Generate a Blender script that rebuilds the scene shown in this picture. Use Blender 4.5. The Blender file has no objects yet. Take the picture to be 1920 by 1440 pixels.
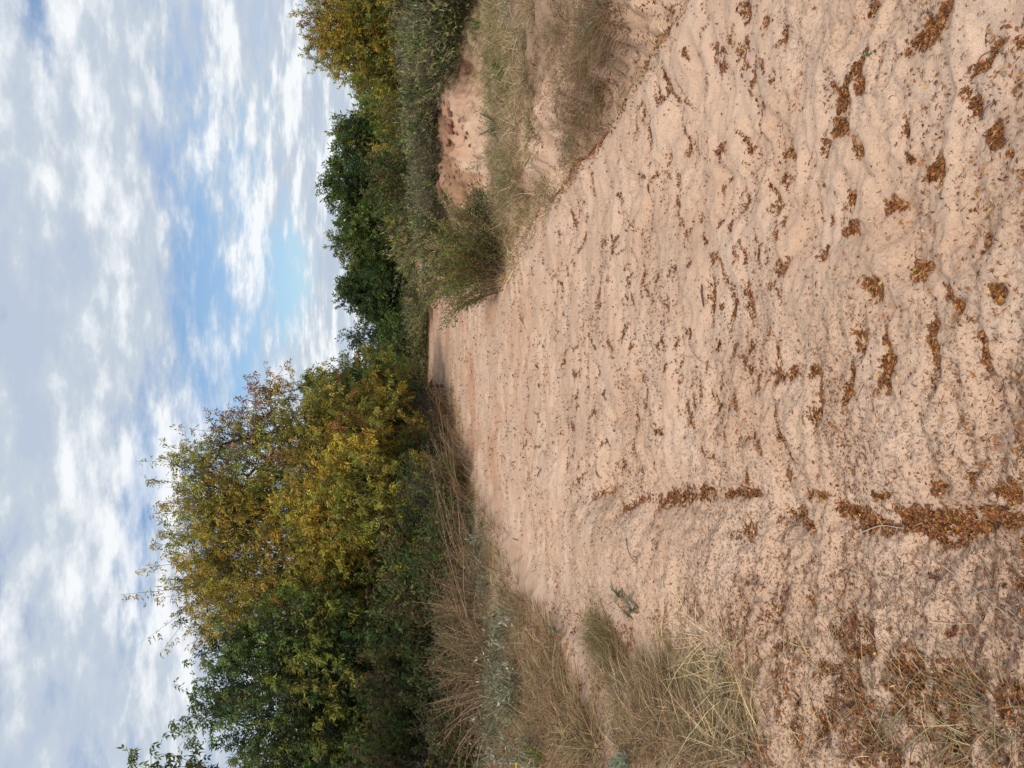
import bpy, math
import numpy as np
from mathutils import Matrix, Vector

# ------------------------------------------------------------------ camera, sky, sun
scene = bpy.context.scene
COL = scene.collection
F = 1442.0                                   # focal length in photo pixels (1920 wide)
PITCH = math.atan(220 / F)                   # the phone looks 8.7 degrees down, held on its side
EYE = 1.6
cp, sp = math.cos(PITCH), math.sin(PITCH)
fwd = Vector((0, cp, -sp)); upv = Vector((0, sp, cp)); rgt = Vector((1, 0, 0))
cam_d = bpy.data.cameras.new("camera"); cam = bpy.data.objects.new("camera", cam_d)
COL.objects.link(cam); scene.camera = cam
m = Matrix((-upv, rgt, -fwd)).transposed()   # picture-right is down, picture-up is to the right
cam.matrix_world = Matrix.Translation((0, 0, EYE)) @ m.to_4x4()
cam_d.sensor_width = 36; cam_d.lens = 36 * F / 1920
cam_d.clip_start = 0.05; cam_d.clip_end = 3000

SUN_EL, SUN_AZ = math.radians(37), math.radians(191)     # azimuth clockwise from +Y (view direction)
world = bpy.data.worlds.new("World"); scene.world = world; world.use_nodes = True
wt = world.node_tree; wt.nodes.clear()
def wn(t, **kw):
    n = wt.nodes.new(t)
    for k, v in kw.items(): setattr(n, k, v)
    return n
def wl(a, b): wt.links.new(a, b)
def wmath(op, a, b=None, c=None, clamp=False):
    n = wn('ShaderNodeMath', operation=op, use_clamp=clamp)
    for i, v in enumerate((a, b, c)):
        if v is None: continue
        if isinstance(v, (int, float)): n.inputs[i].default_value = v
        else: wl(v, n.inputs[i])
    return n.outputs[0]
w_out = wn('ShaderNodeOutputWorld'); w_bg = wn('ShaderNodeBackground')
w_bg.inputs['Strength'].default_value = 0.1
wl(w_bg.outputs[0], w_out.inputs[0])
w_sky = wn('ShaderNodeTexSky', sky_type='NISHITA', sun_disc=False)
w_sky.sun_elevation = SUN_EL; w_sky.sun_rotation = SUN_AZ
w_sky.air_density = 1.3; w_sky.dust_density = 0.3; w_sky.ozone_density = 3.0
w_geo = wn('ShaderNodeTexCoord')
w_sep = wn('ShaderNodeSeparateXYZ'); wl(w_geo.outputs['Generated'], w_sep.inputs[0])
w_z = wmath('ADD', wmath('MAXIMUM', w_sep.outputs[2], 0.0), 0.17)
w_px = wmath('DIVIDE', w_sep.outputs[0], w_z); w_py = wmath('DIVIDE', w_sep.outputs[1], w_z)
w_cmb = wn('ShaderNodeCombineXYZ')
wl(w_px, w_cmb.inputs[0]); wl(w_py, w_cmb.inputs[1])
def wnoise(scale, detail, rough, dist, loc, sc=(1, 1, 1), rot=0.0):
    mp = wn('ShaderNodeMapping'); mp.inputs['Location'].default_value = loc
    mp.inputs['Scale'].default_value = sc; mp.inputs['Rotation'].default_value = (0, 0, rot)
    wl(w_cmb.outputs[0], mp.inputs[0])
    n = wn('ShaderNodeTexNoise'); wl(mp.outputs[0], n.inputs['Vector'])
    n.inputs['Scale'].default_value = scale; n.inputs['Detail'].default_value = detail
    n.inputs['Roughness'].default_value = rough; n.inputs['Distortion'].default_value = dist
    return n.outputs['Fac']
n_big = wnoise(0.8, 2.0, 0.5, 0.0, (3.1, 7.7, 0), (.7, 1, 1), .12)
n_mid = wnoise(2.6, 9.0, 0.60, 0.0, (1.3, 2.2, 0), (.8, 1, 1), .12)
n_sh = wnoise(2.4, 7.0, 0.55, 0.0, (9.0, 4.0, 0), (.75, 1, 1), .12)
n_hi = wnoise(9.0, 8.0, 0.60, 0.0, (5.5, 1.1, 0), (.8, 1, 1), .12)
# a clearer opening in the cloud deck low ahead, a little to the right of the valley axis
def blob(cx, cy, rx, ry):
    a = wmath('DIVIDE', wmath('SUBTRACT', w_az, cx), rx); b = wmath('DIVIDE', wmath('SUBTRACT', w_el, cy), ry)
    q = wmath('ADD', wmath('MULTIPLY', a, a), wmath('MULTIPLY', b, b))
    return wmath('EXPONENT', wmath('MULTIPLY', q, -1.0))
w_az = wmath('ARCTAN2', w_sep.outputs[0], w_sep.outputs[1])
w_el = wmath('ARCSINE', w_sep.outputs[2])
hole = wmath('MAXIMUM', blob(0.06, 0.215, 0.27, 0.072), wmath('MULTIPLY', blob(0.10, 0.135, 0.12, 0.035), 1.0))
hole = wmath('MAXIMUM', hole, wmath('MULTIPLY', blob(-0.12, 0.29, 0.14, 0.03), 0.9))
hole = wmath('MAXIMUM', hole, wmath('MULTIPLY', blob(-0.28, 0.46, 0.07, 0.05), 0.75))
hole = wmath('MAXIMUM', hole, wmath('MULTIPLY', blob(0.42, 0.37, 0.09, 0.018), 0.9))
hole = wmath('MAXIMUM', hole, wmath('MULTIPLY', blob(-0.46, 0.32, 0.05, 0.03), 0.7))
cov = wmath('ADD', wmath('MULTIPLY', n_mid, 2.6), wmath('MULTIPLY', n_big, 1.0))
cov = wmath('ADD', cov, wmath('MULTIPLY', n_hi, 1.5))
cov = wmath('MULTIPLY_ADD', cov, 1.25, -1.72)
cov = wmath('SUBTRACT', cov, wmath('MULTIPLY', hole, 1.45))
low = wmath('MULTIPLY', wmath('SUBTRACT', 0.105, w_el), 12.0, clamp=True)       # pale veil near the horizon
cov = wmath('MINIMUM', wmath('MAXIMUM', cov, low), 1.0); cov = wmath('MAXIMUM', cov, 0.0)
cov = wmath('MULTIPLY_ADD', cov, 0.92, 0.06)
w_ramp = wn('ShaderNodeValToRGB')
br = wmath('ADD', wmath('MULTIPLY', n_sh, 1.0), wmath('MULTIPLY', n_mid, 0.7))
br = wmath('ADD', br, wmath('MULTIPLY', n_hi, 0.8))
br = wmath('MULTIPLY_ADD', br, 1.3, -1.12)
wl(br, w_ramp.inputs[0])
cr = w_ramp.color_ramp
cr.elements[0].position = 0.30; cr.elements[0].color = (0.40, 0.46, 0.56, 1)
cr.elements[1].position = 0.72; cr.elements[1].color = (0.73, 0.75, 0.77, 1)
e = cr.elements.new(0.48); e.color = (0.455, 0.51, 0.575, 1)
w_sc = wn('ShaderNodeVectorMath', operation='SCALE'); wl(w_ramp.outputs[0], w_sc.inputs[0]); w_sc.inputs['Scale'].default_value = 10.0
w_bl = wn('ShaderNodeMix', data_type='RGBA', blend_type='MULTIPLY'); w_bl.inputs[0].default_value = 1.0
wl(w_sky.outputs[0], w_bl.inputs[6]); w_bl.inputs[7].default_value = (0.70, 0.76, 0.86, 1)
w_mix = wn('ShaderNodeMix', data_type='RGBA'); wl(cov, w_mix.inputs[0])
wl(w_bl.outputs[2], w_mix.inputs[6]); wl(w_sc.outputs[0], w_mix.inputs[7])
wl(w_mix.outputs[2], w_bg.inputs['Color'])

sun_d = bpy.data.lights.new("sun", 'SUN'); sun = bpy.data.objects.new("sun", sun_d); COL.objects.link(sun)
sun_d.energy = 2.3; sun_d.angle = math.radians(12); sun_d.color = (1.0, 0.93, 0.82)
sdir = Vector((math.sin(SUN_AZ) * math.cos(SUN_EL), math.cos(SUN_AZ) * math.cos(SUN_EL), math.sin(SUN_EL)))
sun.rotation_euler = sdir.to_track_quat('Z', 'Y').to_euler()
vs = scene.view_settings
vs.view_transform = 'Standard'; vs.look = 'None'; vs.exposure = 0.37; vs.gamma = 1.0
vs.use_curve_mapping = False

# ------------------------------------------------------------------ helpers
rng = np.random.default_rng(11)
def sm(e0, e1, x):
    t = np.clip((x - e0) / (e1 - e0), 0, 1); return t * t * (3 - 2 * t)
def hash2(ix, iy, seed):
    h = (ix.astype(np.int64) * 374761393 + iy.astype(np.int64) * 668265263 + seed * 2147483647) & 0xFFFFFFFF
    h = ((h ^ (h >> 13)) * 1274126177) & 0xFFFFFFFF
    return ((h ^ (h >> 16)) & 0xFFFFFF) / float(0xFFFFFF)
def gnoise(x, y, seed=0):
    ix = np.floor(x); iy = np.floor(y); fx = x - ix; fy = y - iy
    u = fx * fx * fx * (fx * (fx * 6 - 15) + 10); v = fy * fy * fy * (fy * (fy * 6 - 15) + 10)
    def g(dx, dy):
        a = hash2(ix + dx, iy + dy, seed) * 2 * np.pi
        return np.cos(a) * (fx - dx) + np.sin(a) * (fy - dy)
    return ((g(0, 0) * (1 - u) + g(1, 0) * u) * (1 - v) + (g(0, 1) * (1 - u) + g(1, 1) * u) * v) * 1.5
def fbm(x, y, seed=0, octv=4, gain=0.5):
    s = 0; a = 1.0
    for o in range(octv):
        s = s + a * gnoise(x * 2 ** o + 17.3 * o, y * 2 ** o - 9.1 * o, seed + o); a *= gain
    return s

def pix(x, y, z=0.0):
    """ground point (height z) seen at photo pixel x, y"""
    x = np.asarray(x, float); y = np.asarray(y, float)
    r = (720 - y) / F; d = (x - 960) / F
    Y = cp - d * sp; Z = -sp - d * cp
    t = (z - EYE) / np.minimum(Z, -1e-3)
    return r * t, Y * t
def at(x, y, dist):
    """point at forward distance dist (metres) seen at photo pixel x, y"""
    r = (720 - y) / F; d = (x - 960) / F
    Y = cp - d * sp; Z = -sp - d * cp
    t = dist / Y
    return np.array((r * t, dist, EYE + Z * t))

# ------------------------------------------------------------------ terrain shape
LY = [0, 4, 5.7, 7.1, 8.8, 11, 16.6, 22, 26, 29, 45, 80, 200]
LX = [-1.6, -1.7, -2.0, -2.25, -2.35, -2.15, -1.7, -1.3, -.9, -.3, .4, 2.5, 20]
RY = [0, 3, 4.5, 5.5, 6.7, 8.8, 11.5, 14, 18, 29, 45, 80, 200]
RX = [2.7, 2.25, 2.0, 1.86, 1.81, 1.81, 1.5, 1.75, 2.1, 4.2, 7, 9.5, 24]
def xleft(y): return np.interp(y, LY, LX)
def xright(y): return np.interp(y, RY, RX)
# drifts of fallen leaflets: photo x, y, half length, half width, angle (deg, of the long axis from photo +x), count
CLUMPS = [
 (1740,58,62,17,-48,620),(1600,130,40,9,-60,230),(1565,185,30,16,-80,330),(1560,240,18,17,-70,240),(1612,160,17,13,-80,150),
 (1535,275,9,18,0,90),(1605,280,8,20,0,90),(1455,285,13,12,-60,100),(1740,322,14,28,5,220),(1685,298,7,9,0,40),
 (1677,245,5,26,3,50),(1828,112,40,9,-50,170),(1900,70,14,18,0,130),(1805,190,14,26,-20,160),(1840,250,16,28,10,200),
 (1868,290,10,10,0,50),(1590,432,10,20,5,120),(1656,388,14,19,10,120),(1584,375,12,20,10,90),(1380,382,8,17,15,70),
 (1440,385,10,16,10,60),(1462,500,12,20,10,80),(1634,540,15,24,-8,200),(1710,505,26,18,0,270),(1535,475,7,13,0,50),
 (1540,412,6,10,0,30),(1765,545,10,17,15,70),(1795,575,12,16,0,90),(1872,548,14,17,-15,110),(1840,455,10,16,20,60),
 (1605,625,8,14,0,60),(1602,655,8,12,0,70),(1655,690,13,52,5,480),(1588,720,9,48,12,200),(1740,655,12,48,4,340),
 (1828,655,11,52,-8,280),(1515,700,9,16,0,90),(1468,700,9,14,20,60),(1435,700,8,20,20,70),(1515,765,9,45,10,180),
 (1320,560,5,40,2,120),(1357,580,5,36,6,90),(1392,560,5,40,-4,110),(1265,340,4,22,4,40),(1240,310,4,20,4,40),(1275,275,5,24,4,50),
 (1235,180,5,18,4,40),(1255,165,5,20,4,45),(1380,95,8,18,10,60),(1390,20,10,24,5,80),(1425,40,8,14,5,50),(1465,70,9,20,6,90),
 (1620,15,20,12,-40,120),(1330,95,5,20,5,40),(1150,450,4,14,4,30),(1180,420,4,14,4,30),(1700,80,6,8,0,30),
 (1180,945,9,30,55,200),(1120,925,9,30,60,130),(1230,935,14,24,40,220),(1265,935,18,20,20,260),(1300,925,16,18,10,240),
 (1345,925,20,10,0,200),(1375,925,16,12,0,150),(1075,905,7,20,40,70),(1520,760,7,22,0,80),(1500,930,30,12,5,120),
 (1560,960,40,14,10,300),(1600,985,36,20,20,330),(1680,975,55,24,8,700),(1740,985,50,28,10,650),(1790,965,40,18,0,380),
 (1850,925,26,26,-20,300),(1850,975,34,14,10,240),(1900,1010,30,22,20,360),(1700,1015,30,14,20,200),(1620,930,18,10,0,70),
 (1715,915,14,14,0,90),(1780,900,8,16,0,60),(1380,1000,20,24,10,160),(1450,970,30,20,15,180),(1480,990,24,10,30,120),
 (1540,1255,20,16,30,120),(1600,1225,30,16,20,220),(1660,1250,18,14,0,140),(1700,1270,30,18,10,240),(1580,1300,14,20,0,80),
 (1670,1320,12,26,20,100),(1620,1380,14,20,30,90),(1530,1360,16,20,20,90),(1560,1190,20,10,40,70),(1800,1280,30,16,20,150),
 (1460,1210,14,24,30,70),(1480,1320,10,24,20,60),(1440,1150,12,18,30,50),(1850,1100,20,12,10,60),(1890,1080,20,14,0,70)]
CW = []
for (cx, cy, a, b, ang, n) in CLUMPS:
    t = math.radians(ang); x0, y0 = pix(cx, cy)
    xa, ya = pix(cx + a * math.cos(t), cy + a * math.sin(t)); xb, yb = pix(cx - b * math.sin(t), cy + b * math.cos(t))
    A = np.array([[xa - x0, xb - x0], [ya - y0, yb - y0]])
    CW.append((float(x0), float(y0), np.linalg.inv(A), A, n))
def ripples(x, y):
    """wind-and-rain relief of the sand, elongated across the path"""
    a = 0.14 * np.sin(y * 0.45) + 0.12
    u = x * np.cos(a) + y * np.sin(a); v = -x * np.sin(a) + y * np.cos(a)
    w = v + 0.10 * fbm(x * 1.3, y * 1.3, 31, 2)
    n = gnoise(u / 0.36, w / 0.12, 5) + 0.55 * gnoise(u / 0.17, w / 0.065, 6)
    return n
def pits(x, y, cell=0.16, asp=0.72, seed=900, prob=.62, pw=3.0):
    """print-like hollows: 0 outside, 1 at the bottom; second result is the id hash of the hollow"""
    wx = x + .05 * gnoise(x / .11, y / .07, seed + 7); wy = y + .03 * gnoise(x / .10, y / .06, seed + 8)
    u = wx / cell; v = wy / (cell * asp); iu = np.floor(u); iv = np.floor(v); best = np.zeros_like(u); hid = np.zeros_like(u)
    for du in (-1, 0, 1):
        for dv in (-1, 0, 1):
            a = iu + du; b = iv + dv
            cx = a + .15 + .7 * hash2(a, b, seed); cy = b + .15 + .7 * hash2(a, b, seed + 1); sz = hash2(a, b, seed + 2); on = hash2(a, b, seed + 3) < prob
            q = ((u - cx) / (.32 + .38 * sz)) ** 2 + ((v - cy) / (.30 + .30 * sz)) ** 2
            val = np.where(on, np.exp(-q ** pw * .9) * (.45 + .55 * sz), 0)
            k = val > best; best = np.where(k, val, best); hid = np.where(k, hash2(a, b, seed + 5), hid)
    return best, hid
def path_mask(x, y):
    return sm(-0.15, 0.25, x - xleft(y)) * sm(-0.05, 0.15, xright(y) - x)
def H(x, y):
    x = np.asarray(x, float); y = np.asarray(y, float)
    d = np.hypot(x, y)
    z = 0.045 * fbm(x / 1.7, y / 1.7, 1, 3) * sm(0.5, 6, d) + 0.025 * fbm(x / 0.6, y / 0.6, 8, 2)
    z = z + 0.006 * ripples(x, y) * (1 - sm(10, 34, d))
    rough = sm(0.6, -0.6, x + 0.25 * (y - 2.5))
    z = z + (0.0035 + 0.006 * rough) * fbm(x / 0.05, y / 0.05, 3, 2) * (1 - sm(5, 14, d))
    # left verge: low shelf with a hollow where leaves collect
    s = xleft(y) - x
    z = z + 0.09 * sm(0.0, .18, s + .15 * gnoise(x / .4, y / .4, 52)) + 0.14 * sm(0.1, 1.2, s) + 0.25 * sm(2, 7, s) - 0.05 * np.exp(-((s + 1.15) / 0.22) ** 2) * sm(9, 5, y)
    z = z + 0.10 * np.exp(-((x + 1.15 - 0.0 * y) / 0.4) ** 2) * sm(2.2, 4.2, y) * sm(10, 6, y)
    # right: rim, gully, ledge, grassed slope
    s = x - xright(y) + 0.13 * fbm(x / 0.9, y / 0.9, 22, 2) + 0.07 * fbm(x / .25, y / .25, 23, 3)
    k = sm(1.0, 2.5, y) * (1 - 0.85 * sm(8.0, 13.0, y)) * (1 - 0.9 * sm(16, 22, y))
    z = z + 0.05 * np.exp(-((s + 0.12) / 0.18) ** 2) * k
    z = z - 0.42 * k * sm(0.0, 0.45, s) + 0.36 * k * sm(0.85, 1.15, s) + 0.30 * k * sm(1.3, 3.2, s)
    z = z + 0.15 * sm(0.5, 5, s) * sm(9, 14, y)
    # eroded sandy bank ahead on the right and the terrace above it
    mx = x + 0.35 * fbm(x / 1.3, y / 1.3, 41, 3); my = y + 0.45 * fbm(x / 0.9, y / 0.9, 42, 3)
    bank = sm(3.0, 4.1, mx) * sm(12.9, 14.6, my + 0.25 * (mx - 4))
    z = z + 0.62 * bank * (1 - 0.4 * sm(30, 60, y)) + (0.16 * fbm(x / .6, y / .6, 44, 4) - .22 * np.abs(fbm(x / .35, y / .4, 45, 3))) * sm(2.8, 3.4, x) * sm(12, 12.8, y) * (1 - sm(16, 18, y))
    z = z + (0.06 * fbm(x / .3, y / .3, 46, 4) + .04 * gnoise(x / .5, y / .15, 47) - .05 * np.abs(gnoise(x / .35, y / .2, 48))) * sm(0.0, .3, s) * (1 - sm(3.5, 5, s)) * sm(12, 10, y)
    # far end of the path: low broken step
    z = z + 0.2 * sm(46, 49, y + 1.5 * gnoise(x / 2, y / 3, 51)) * sm(-30, 0, x)
    z = z + 0.5 * fbm(x / 30, y / 30, 61, 2) * sm(20, 70, d)
    wear = sm(1.2, 2.2, d) * (1 - sm(16, 30, d)) * (.45 + .75 * sm(-.5, .4, fbm(x / 1.1, y / 1.1, 910, 2))) * path_mask(x, y) * 1.2
    p1, _ = pits(x, y); p2, _ = pits(x, y, .34, .68, 930, .6, 2.0); p3, _ = pits(x, y, .085, .8, 960, .45, 2.0)
    lump = np.abs(gnoise(x / .16, y / .11, 970)) + .6 * np.abs(gnoise(x / .07, y / .05, 971))
    z = z - wear * (.020 * p1 + .034 * p2 + .006 * p3 * (1 - sm(4, 8, d))) - wear * (.015 + .016 * sm(-.3, -1.0, x)) * lump * (1 - sm(9, 18, d))
    for (x0, y0, iA, A, n) in CW:
        dx = x - x0; dy = y - y0
        q = (iA[0, 0] * dx + iA[0, 1] * dy) ** 2 + (iA[1, 0] * dx + iA[1, 1] * dy) ** 2
        z = z - (0.020 + 0.005 * y0 / 3) * np.exp(-q * 0.7)
    return z
def ground(px, py):
    """world point where the ground is seen at a photo pixel (refined on the relief)"""
    px = np.asarray(px, float); py = np.asarray(py, float)
    if len(px) < 60:
        r = (720 - py) / F; d = (px - 960) / F; Y = cp - d * sp; Z = -sp - d * cp
        T = np.geomspace(1.2, 75, 420)[:, None]; hh = H(r * T, Y * T) - (EYE + Z * T)
        k = np.argmax(hh > 0, 0); k = np.where(hh.max(0) > 0, k, 419); j = np.arange(len(px)); k = np.maximum(k, 1)
        a, b = hh[k - 1, j], hh[k, j]; w_ = np.clip(-a / np.where(np.abs(b - a) < 1e-9, 1, b - a), 0, 1)
        t = T[k - 1, 0] * (1 - w_) + T[k, 0] * w_; x, y = r * t, Y * t
        return x, y, H(x, y)
    z = np.zeros_like(np.asarray(px, float))
    for _ in range(4):
        x, y = pix(px, py, z); z = 0.5 * z + 0.5 * np.clip(H(x, y), -1, 1.3)
    return x, y, H(x, y)

# ------------------------------------------------------------------ materials
def mat(name, rough=0.9, col=None, trans=0.0, attr=True, spec=0.2, bump=None, var=0.0, wear=None):
    mt = bpy.data.materials.new(name); mt.use_nodes = True; nt = mt.node_tree
    b = nt.nodes['Principled BSDF']; b.inputs['Roughness'].default_value = rough
    b.inputs['Specular IOR Level'].default_value = spec
    out = nt.nodes['Material Output']
    if attr:
        a = nt.nodes.new('ShaderNodeAttribute'); a.attribute_name = 'Col'; src = a.outputs['Color']
    else:
        a = nt.nodes.new('ShaderNodeRGB'); a.outputs[0].default_value = (*col, 1); src = a.outputs[0]
    if var:
        tc = nt.nodes.new('ShaderNodeTexCoord'); n = nt.nodes.new('ShaderNodeTexNoise')
        nt.links.new(tc.outputs['Object'], n.inputs['Vector']); n.inputs['Scale'].default_value = wear or 30
        n.inputs['Detail'].default_value = 5
        mr = nt.nodes.new('ShaderNodeMapRange'); nt.links.new(n.outputs['Fac'], mr.inputs[0])
        mr.inputs[1].default_value = .3; mr.inputs[2].default_value = .7
        mr.inputs[3].default_value = 1 - var; mr.inputs[4].default_value = 1 + var
        vm = nt.nodes.new('ShaderNodeVectorMath'); vm.operation = 'SCALE'
        nt.links.new(src, vm.inputs[0]); nt.links.new(mr.outputs[0], vm.inputs['Scale']); src = vm.outputs[0]
        if bump:
            bp = nt.nodes.new('ShaderNodeBump'); bp.inputs['Strength'].default_value = bump; bp.inputs['Distance'].default_value = 0.01
            nt.links.new(n.outputs['Fac'], bp.inputs['Height']); nt.links.new(bp.outputs[0], b.inputs['Normal'])
    nt.links.new(src, b.inputs['Base Color'])
    if trans:
        t = nt.nodes.new('ShaderNodeBsdfTranslucent'); nt.links.new(src, t.inputs['Color'])
        mx = nt.nodes.new('ShaderNodeMixShader'); mx.inputs[0].default_value = trans
        nt.links.new(b.outputs[0], mx.inputs[1]); nt.links.new(t.outputs[0], mx.inputs[2]); nt.links.new(mx.outputs[0], out.inputs[0])
    return mt
M_LEAF = mat('leaf_blade', 0.6, trans=0.4, spec=0.35)
M_LITTER = mat('fallen_leaflet', 0.55, spec=0.35, trans=0.08)
M_STRAW = mat('dry_straw', 0.7, trans=0.15, spec=0.3)
M_BARK = mat('bark', 0.95, var=0.35, wear=25, bump=0.6)
M_STONE = mat('sandstone', 0.95, var=0.3, wear=14, bump=0.8)

def sand_material():
    mt = bpy.data.materials.new('red_sand'); mt.use_nodes = True; nt = mt.node_tree
    b = nt.nodes['Principled BSDF']; b.inputs['Roughness'].default_value = 1.0; b.inputs['Specular IOR Level'].default_value = 0.08
    L = nt.links.new
    tc = nt.nodes.new('ShaderNodeTexCoord')
    def noise(scale, det, ro=0.5, sc=None):
        n = nt.nodes.new('ShaderNodeTexNoise'); n.inputs['Scale'].default_value = scale
        n.inputs['Detail'].default_value = det; n.inputs['Roughness'].default_value = ro
        if sc:
            mp = nt.nodes.new('ShaderNodeMapping'); mp.inputs['Scale'].default_value = sc
            L(tc.outputs['Object'], mp.inputs[0]); L(mp.outputs[0], n.inputs['Vector'])
        else: L(tc.outputs['Object'], n.inputs['Vector'])
        return n.outputs['Fac']
    def ramp(f, stops):
        r = nt.nodes.new('ShaderNodeValToRGB'); L(f, r.inputs[0]); c = r.color_ramp
        c.elements[0].position, c.elements[0].color = stops[0][0], (*stops[0][1], 1)
        c.elements[1].position, c.elements[1].color = stops[-1][0], (*stops[-1][1], 1)
        for p_, q in stops[1:-1]: c.elements.new(p_).color = (*q, 1)
        return r.outputs[0]
    def mixc(f, a, c):
        x = nt.nodes.new('ShaderNodeMix'); x.data_type = 'RGBA'
        if isinstance(f, float): x.inputs[0].default_value = f
        else: L(f, x.inputs[0])
        for s, i in ((a, 6), (c, 7)):
            if isinstance(s, tuple): x.inputs[i].default_value = (*s, 1)
            else: L(s, x.inputs[i])
        return x.outputs[2]
    at_ = nt.nodes.new('ShaderNodeAttribute'); at_.attribute_name = 'Col'
    sp_ = nt.nodes.new('ShaderNodeSeparateColor'); L(at_.outputs['Color'], sp_.inputs[0])
    base = ramp(noise(1.6, 6, .6), [(0.3, (0.53, 0.355, 0.25)), (0.5, (0.61, 0.43, 0.315)), (0.72, (0.68, 0.51, 0.395))])
    grain = ramp(noise(260, 3, .7), [(0.35, (0.72, 0.70, 0.68)), (0.6, (1.06, 1.06, 1.06))])
    mg = nt.nodes.new('ShaderNodeMix'); mg.data_type = 'RGBA'; mg.blend_type = 'MULTIPLY'; mg.inputs[0].default_value = 1
    L(base, mg.inputs[6]); L(grain, mg.inputs[7])
    c = mg.outputs[2]
    # red clay staining (G), organic crumbs and litter dust (R)
    c = mixc(sp_.outputs[1], c, (0.44, 0.22, 0.13))
    crumbs = ramp(noise(70, 5, .75), [(0.50, (0, 0, 0)), (0.60, (1, 1, 1))])
    mm = nt.nodes.new('ShaderNodeMath'); mm.operation = 'MULTIPLY'; L(crumbs, mm.inputs[0]); L(sp_.outputs[2], mm.inputs[1])
    c = mixc(mm.outputs[0], c, (0.16, 0.10, 0.06))
    duff = ramp(noise(22, 8, .75), [(0.3, (0.09, 0.055, 0.032)), (0.7, (0.26, 0.165, 0.095))])
    c = mixc(sp_.outputs[0], c, duff)
    L(c, b.inputs['Base Color'])
    b1 = nt.nodes.new('ShaderNodeBump'); b1.inputs['Strength'].default_value = 0.55; b1.inputs['Distance'].default_value = 0.012
    L(noise(38, 8, .72), b1.inputs['Height'])
    b2 = nt.nodes.new('ShaderNodeBump'); b2.inputs['Strength'].default_value = 0.35; b2.inputs['Distance'].default_value = 0.003
    L(noise(300, 3, .7), b2.inputs['Height']); L(b1.outputs[0], b2.inputs['Normal']); L(b2.outputs[0], b.inputs['Normal'])
    return mt
M_SAND = sand_material()

# ------------------------------------------------------------------ mesh building
class Buf:
    def __init__(s): s.V = []; s.Fc = []; s.C = []; s.n = 0
    def add(s, v, f, c):
        v = np.asarray(v, np.float32).reshape(-1, 3)
        s.V.append(v); s.Fc.append(np.asarray(f, np.int64) + s.n); s.C.append(np.asarray(c, np.float32).reshape(-1, 3)); s.n += len(v)
    def mesh(s, name, material, smooth=False):
        me = bpy.data.meshes.new(name)
        V = np.concatenate(s.V); C = np.concatenate(s.C)
        idx = np.concatenate([f.ravel() for f in s.Fc]); ln = np.concatenate([np.full(len(f), f.shape[1]) for f in s.Fc])
        st = np.concatenate(([0], np.cumsum(ln)[:-1]))
        me.vertices.add(len(V)); me.vertices.foreach_set('co', V.ravel())
        me.loops.add(len(idx)); me.loops.foreach_set('vertex_index', idx.astype(np.int32))
        me.polygons.add(len(ln)); me.polygons.foreach_set('loop_start', st.astype(np.int32)); me.polygons.foreach_set('loop_total', ln.astype(np.int32))
        me.update(calc_edges=True)
        ca = me.color_attributes.new('Col', 'FLOAT_COLOR', 'POINT')
        ca.data.foreach_set('color', np.concatenate([C, np.ones((len(C), 1), np.float32)], 1).ravel())
        if smooth: me.polygons.foreach_set('use_smooth', np.ones(len(ln), bool))
        me.materials.append(material)
        return me
def link(name, me, parent=None, loc=None):
    o = bpy.data.objects.new(name, me); COL.objects.link(o)
    if parent: o.parent = parent
    if loc is not None: o.location = loc
    return o
def tag(o, label=None, cat=None, group=None, kind=None):
    if label: o['label'] = label
    if cat: o['category'] = cat
    if group: o['group'] = group
    if kind: o['kind'] = kind
    return o
def unit(v): return v / np.maximum(np.linalg.norm(v, axis=-1, keepdims=True), 1e-9)
def rvec(n, r=None): return unit((r or rng).normal(size=(n, 3)))
def blades(buf, base, dirn, L, w, bend, col, nseg=3, r=None, tipw=0.15):
    """curved tapering strips"""
    n = len(base); side = unit(np.cross(dirn, rvec(n, r)))
    ts = np.linspace(0, 1, nseg + 1); P = []
    for t in ts:
        p = base + dirn * (L * t)[:, None] + bend * (t * t)
        ww = (w * (1 - (1 - tipw) * t ** 1.5))[:, None] * side * 0.5
        P.append(p - ww); P.append(p + ww)
    V = np.stack(P, 1); k = 2 * (nseg + 1)
    i = np.arange(n)[:, None] * k
    fs = [np.concatenate([i + 2 * a, i + 2 * a + 1, i + 2 * a + 3, i + 2 * a + 2], 1) for a in range(nseg)]
    buf.add(V, np.concatenate(fs), np.repeat(col, k, 0))
def leaflets(buf, base, axis, nrm, L, w, col, fold=0.25):
    """folded pointed leaflets, two triangles each"""
    n = len(base); side = unit(np.cross(axis, nrm)); up = np.cross(side, axis)
    tip = base + axis * L[:, None]; mid = base + axis * (L * 0.42)[:, None] + up * (w * fold)[:, None]
    V = np.stack([base, mid - side * (w / 2)[:, None], tip, mid + side * (w / 2)[:, None]], 1)
    i = np.arange(n)[:, None] * 4
    f = np.concatenate([np.concatenate([i, i + 1, i + 2], 1), np.concatenate([i, i + 2, i + 3], 1)])
    buf.add(V, f, np.repeat(col, 4, 0))
def tubes(buf, p0, p1, r0, r1, col, sides=5):
    n = len(p0); d = unit(p1 - p0); h = np.where(np.abs(d[:, 2:3]) > 0.9, np.array([[1., 0, 0]]), np.array([[0, 0, 1.]]))
    a = unit(np.cross(d, h)); b = np.cross(d, a)
    ang = np.arange(sides) * 2 * np.pi / sides
    ring = a[:, None] * np.cos(ang)[None, :, None] + b[:, None] * np.sin(ang)[None, :, None]
    V = np.concatenate([p0[:, None] + ring * r0[:, None, None], p1[:, None] + ring * r1[:, None, None]], 1)
    i = np.arange(n)[:, None] * 2 * sides; j = np.arange(sides)[None]; k = (j + 1) % sides
    f = np.stack([i + j, i + k, i + sides + k, i + sides + j], -1).reshape(-1, 4)
    buf.add(V, f, np.repeat(col, 2 * sides, 0))
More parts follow.
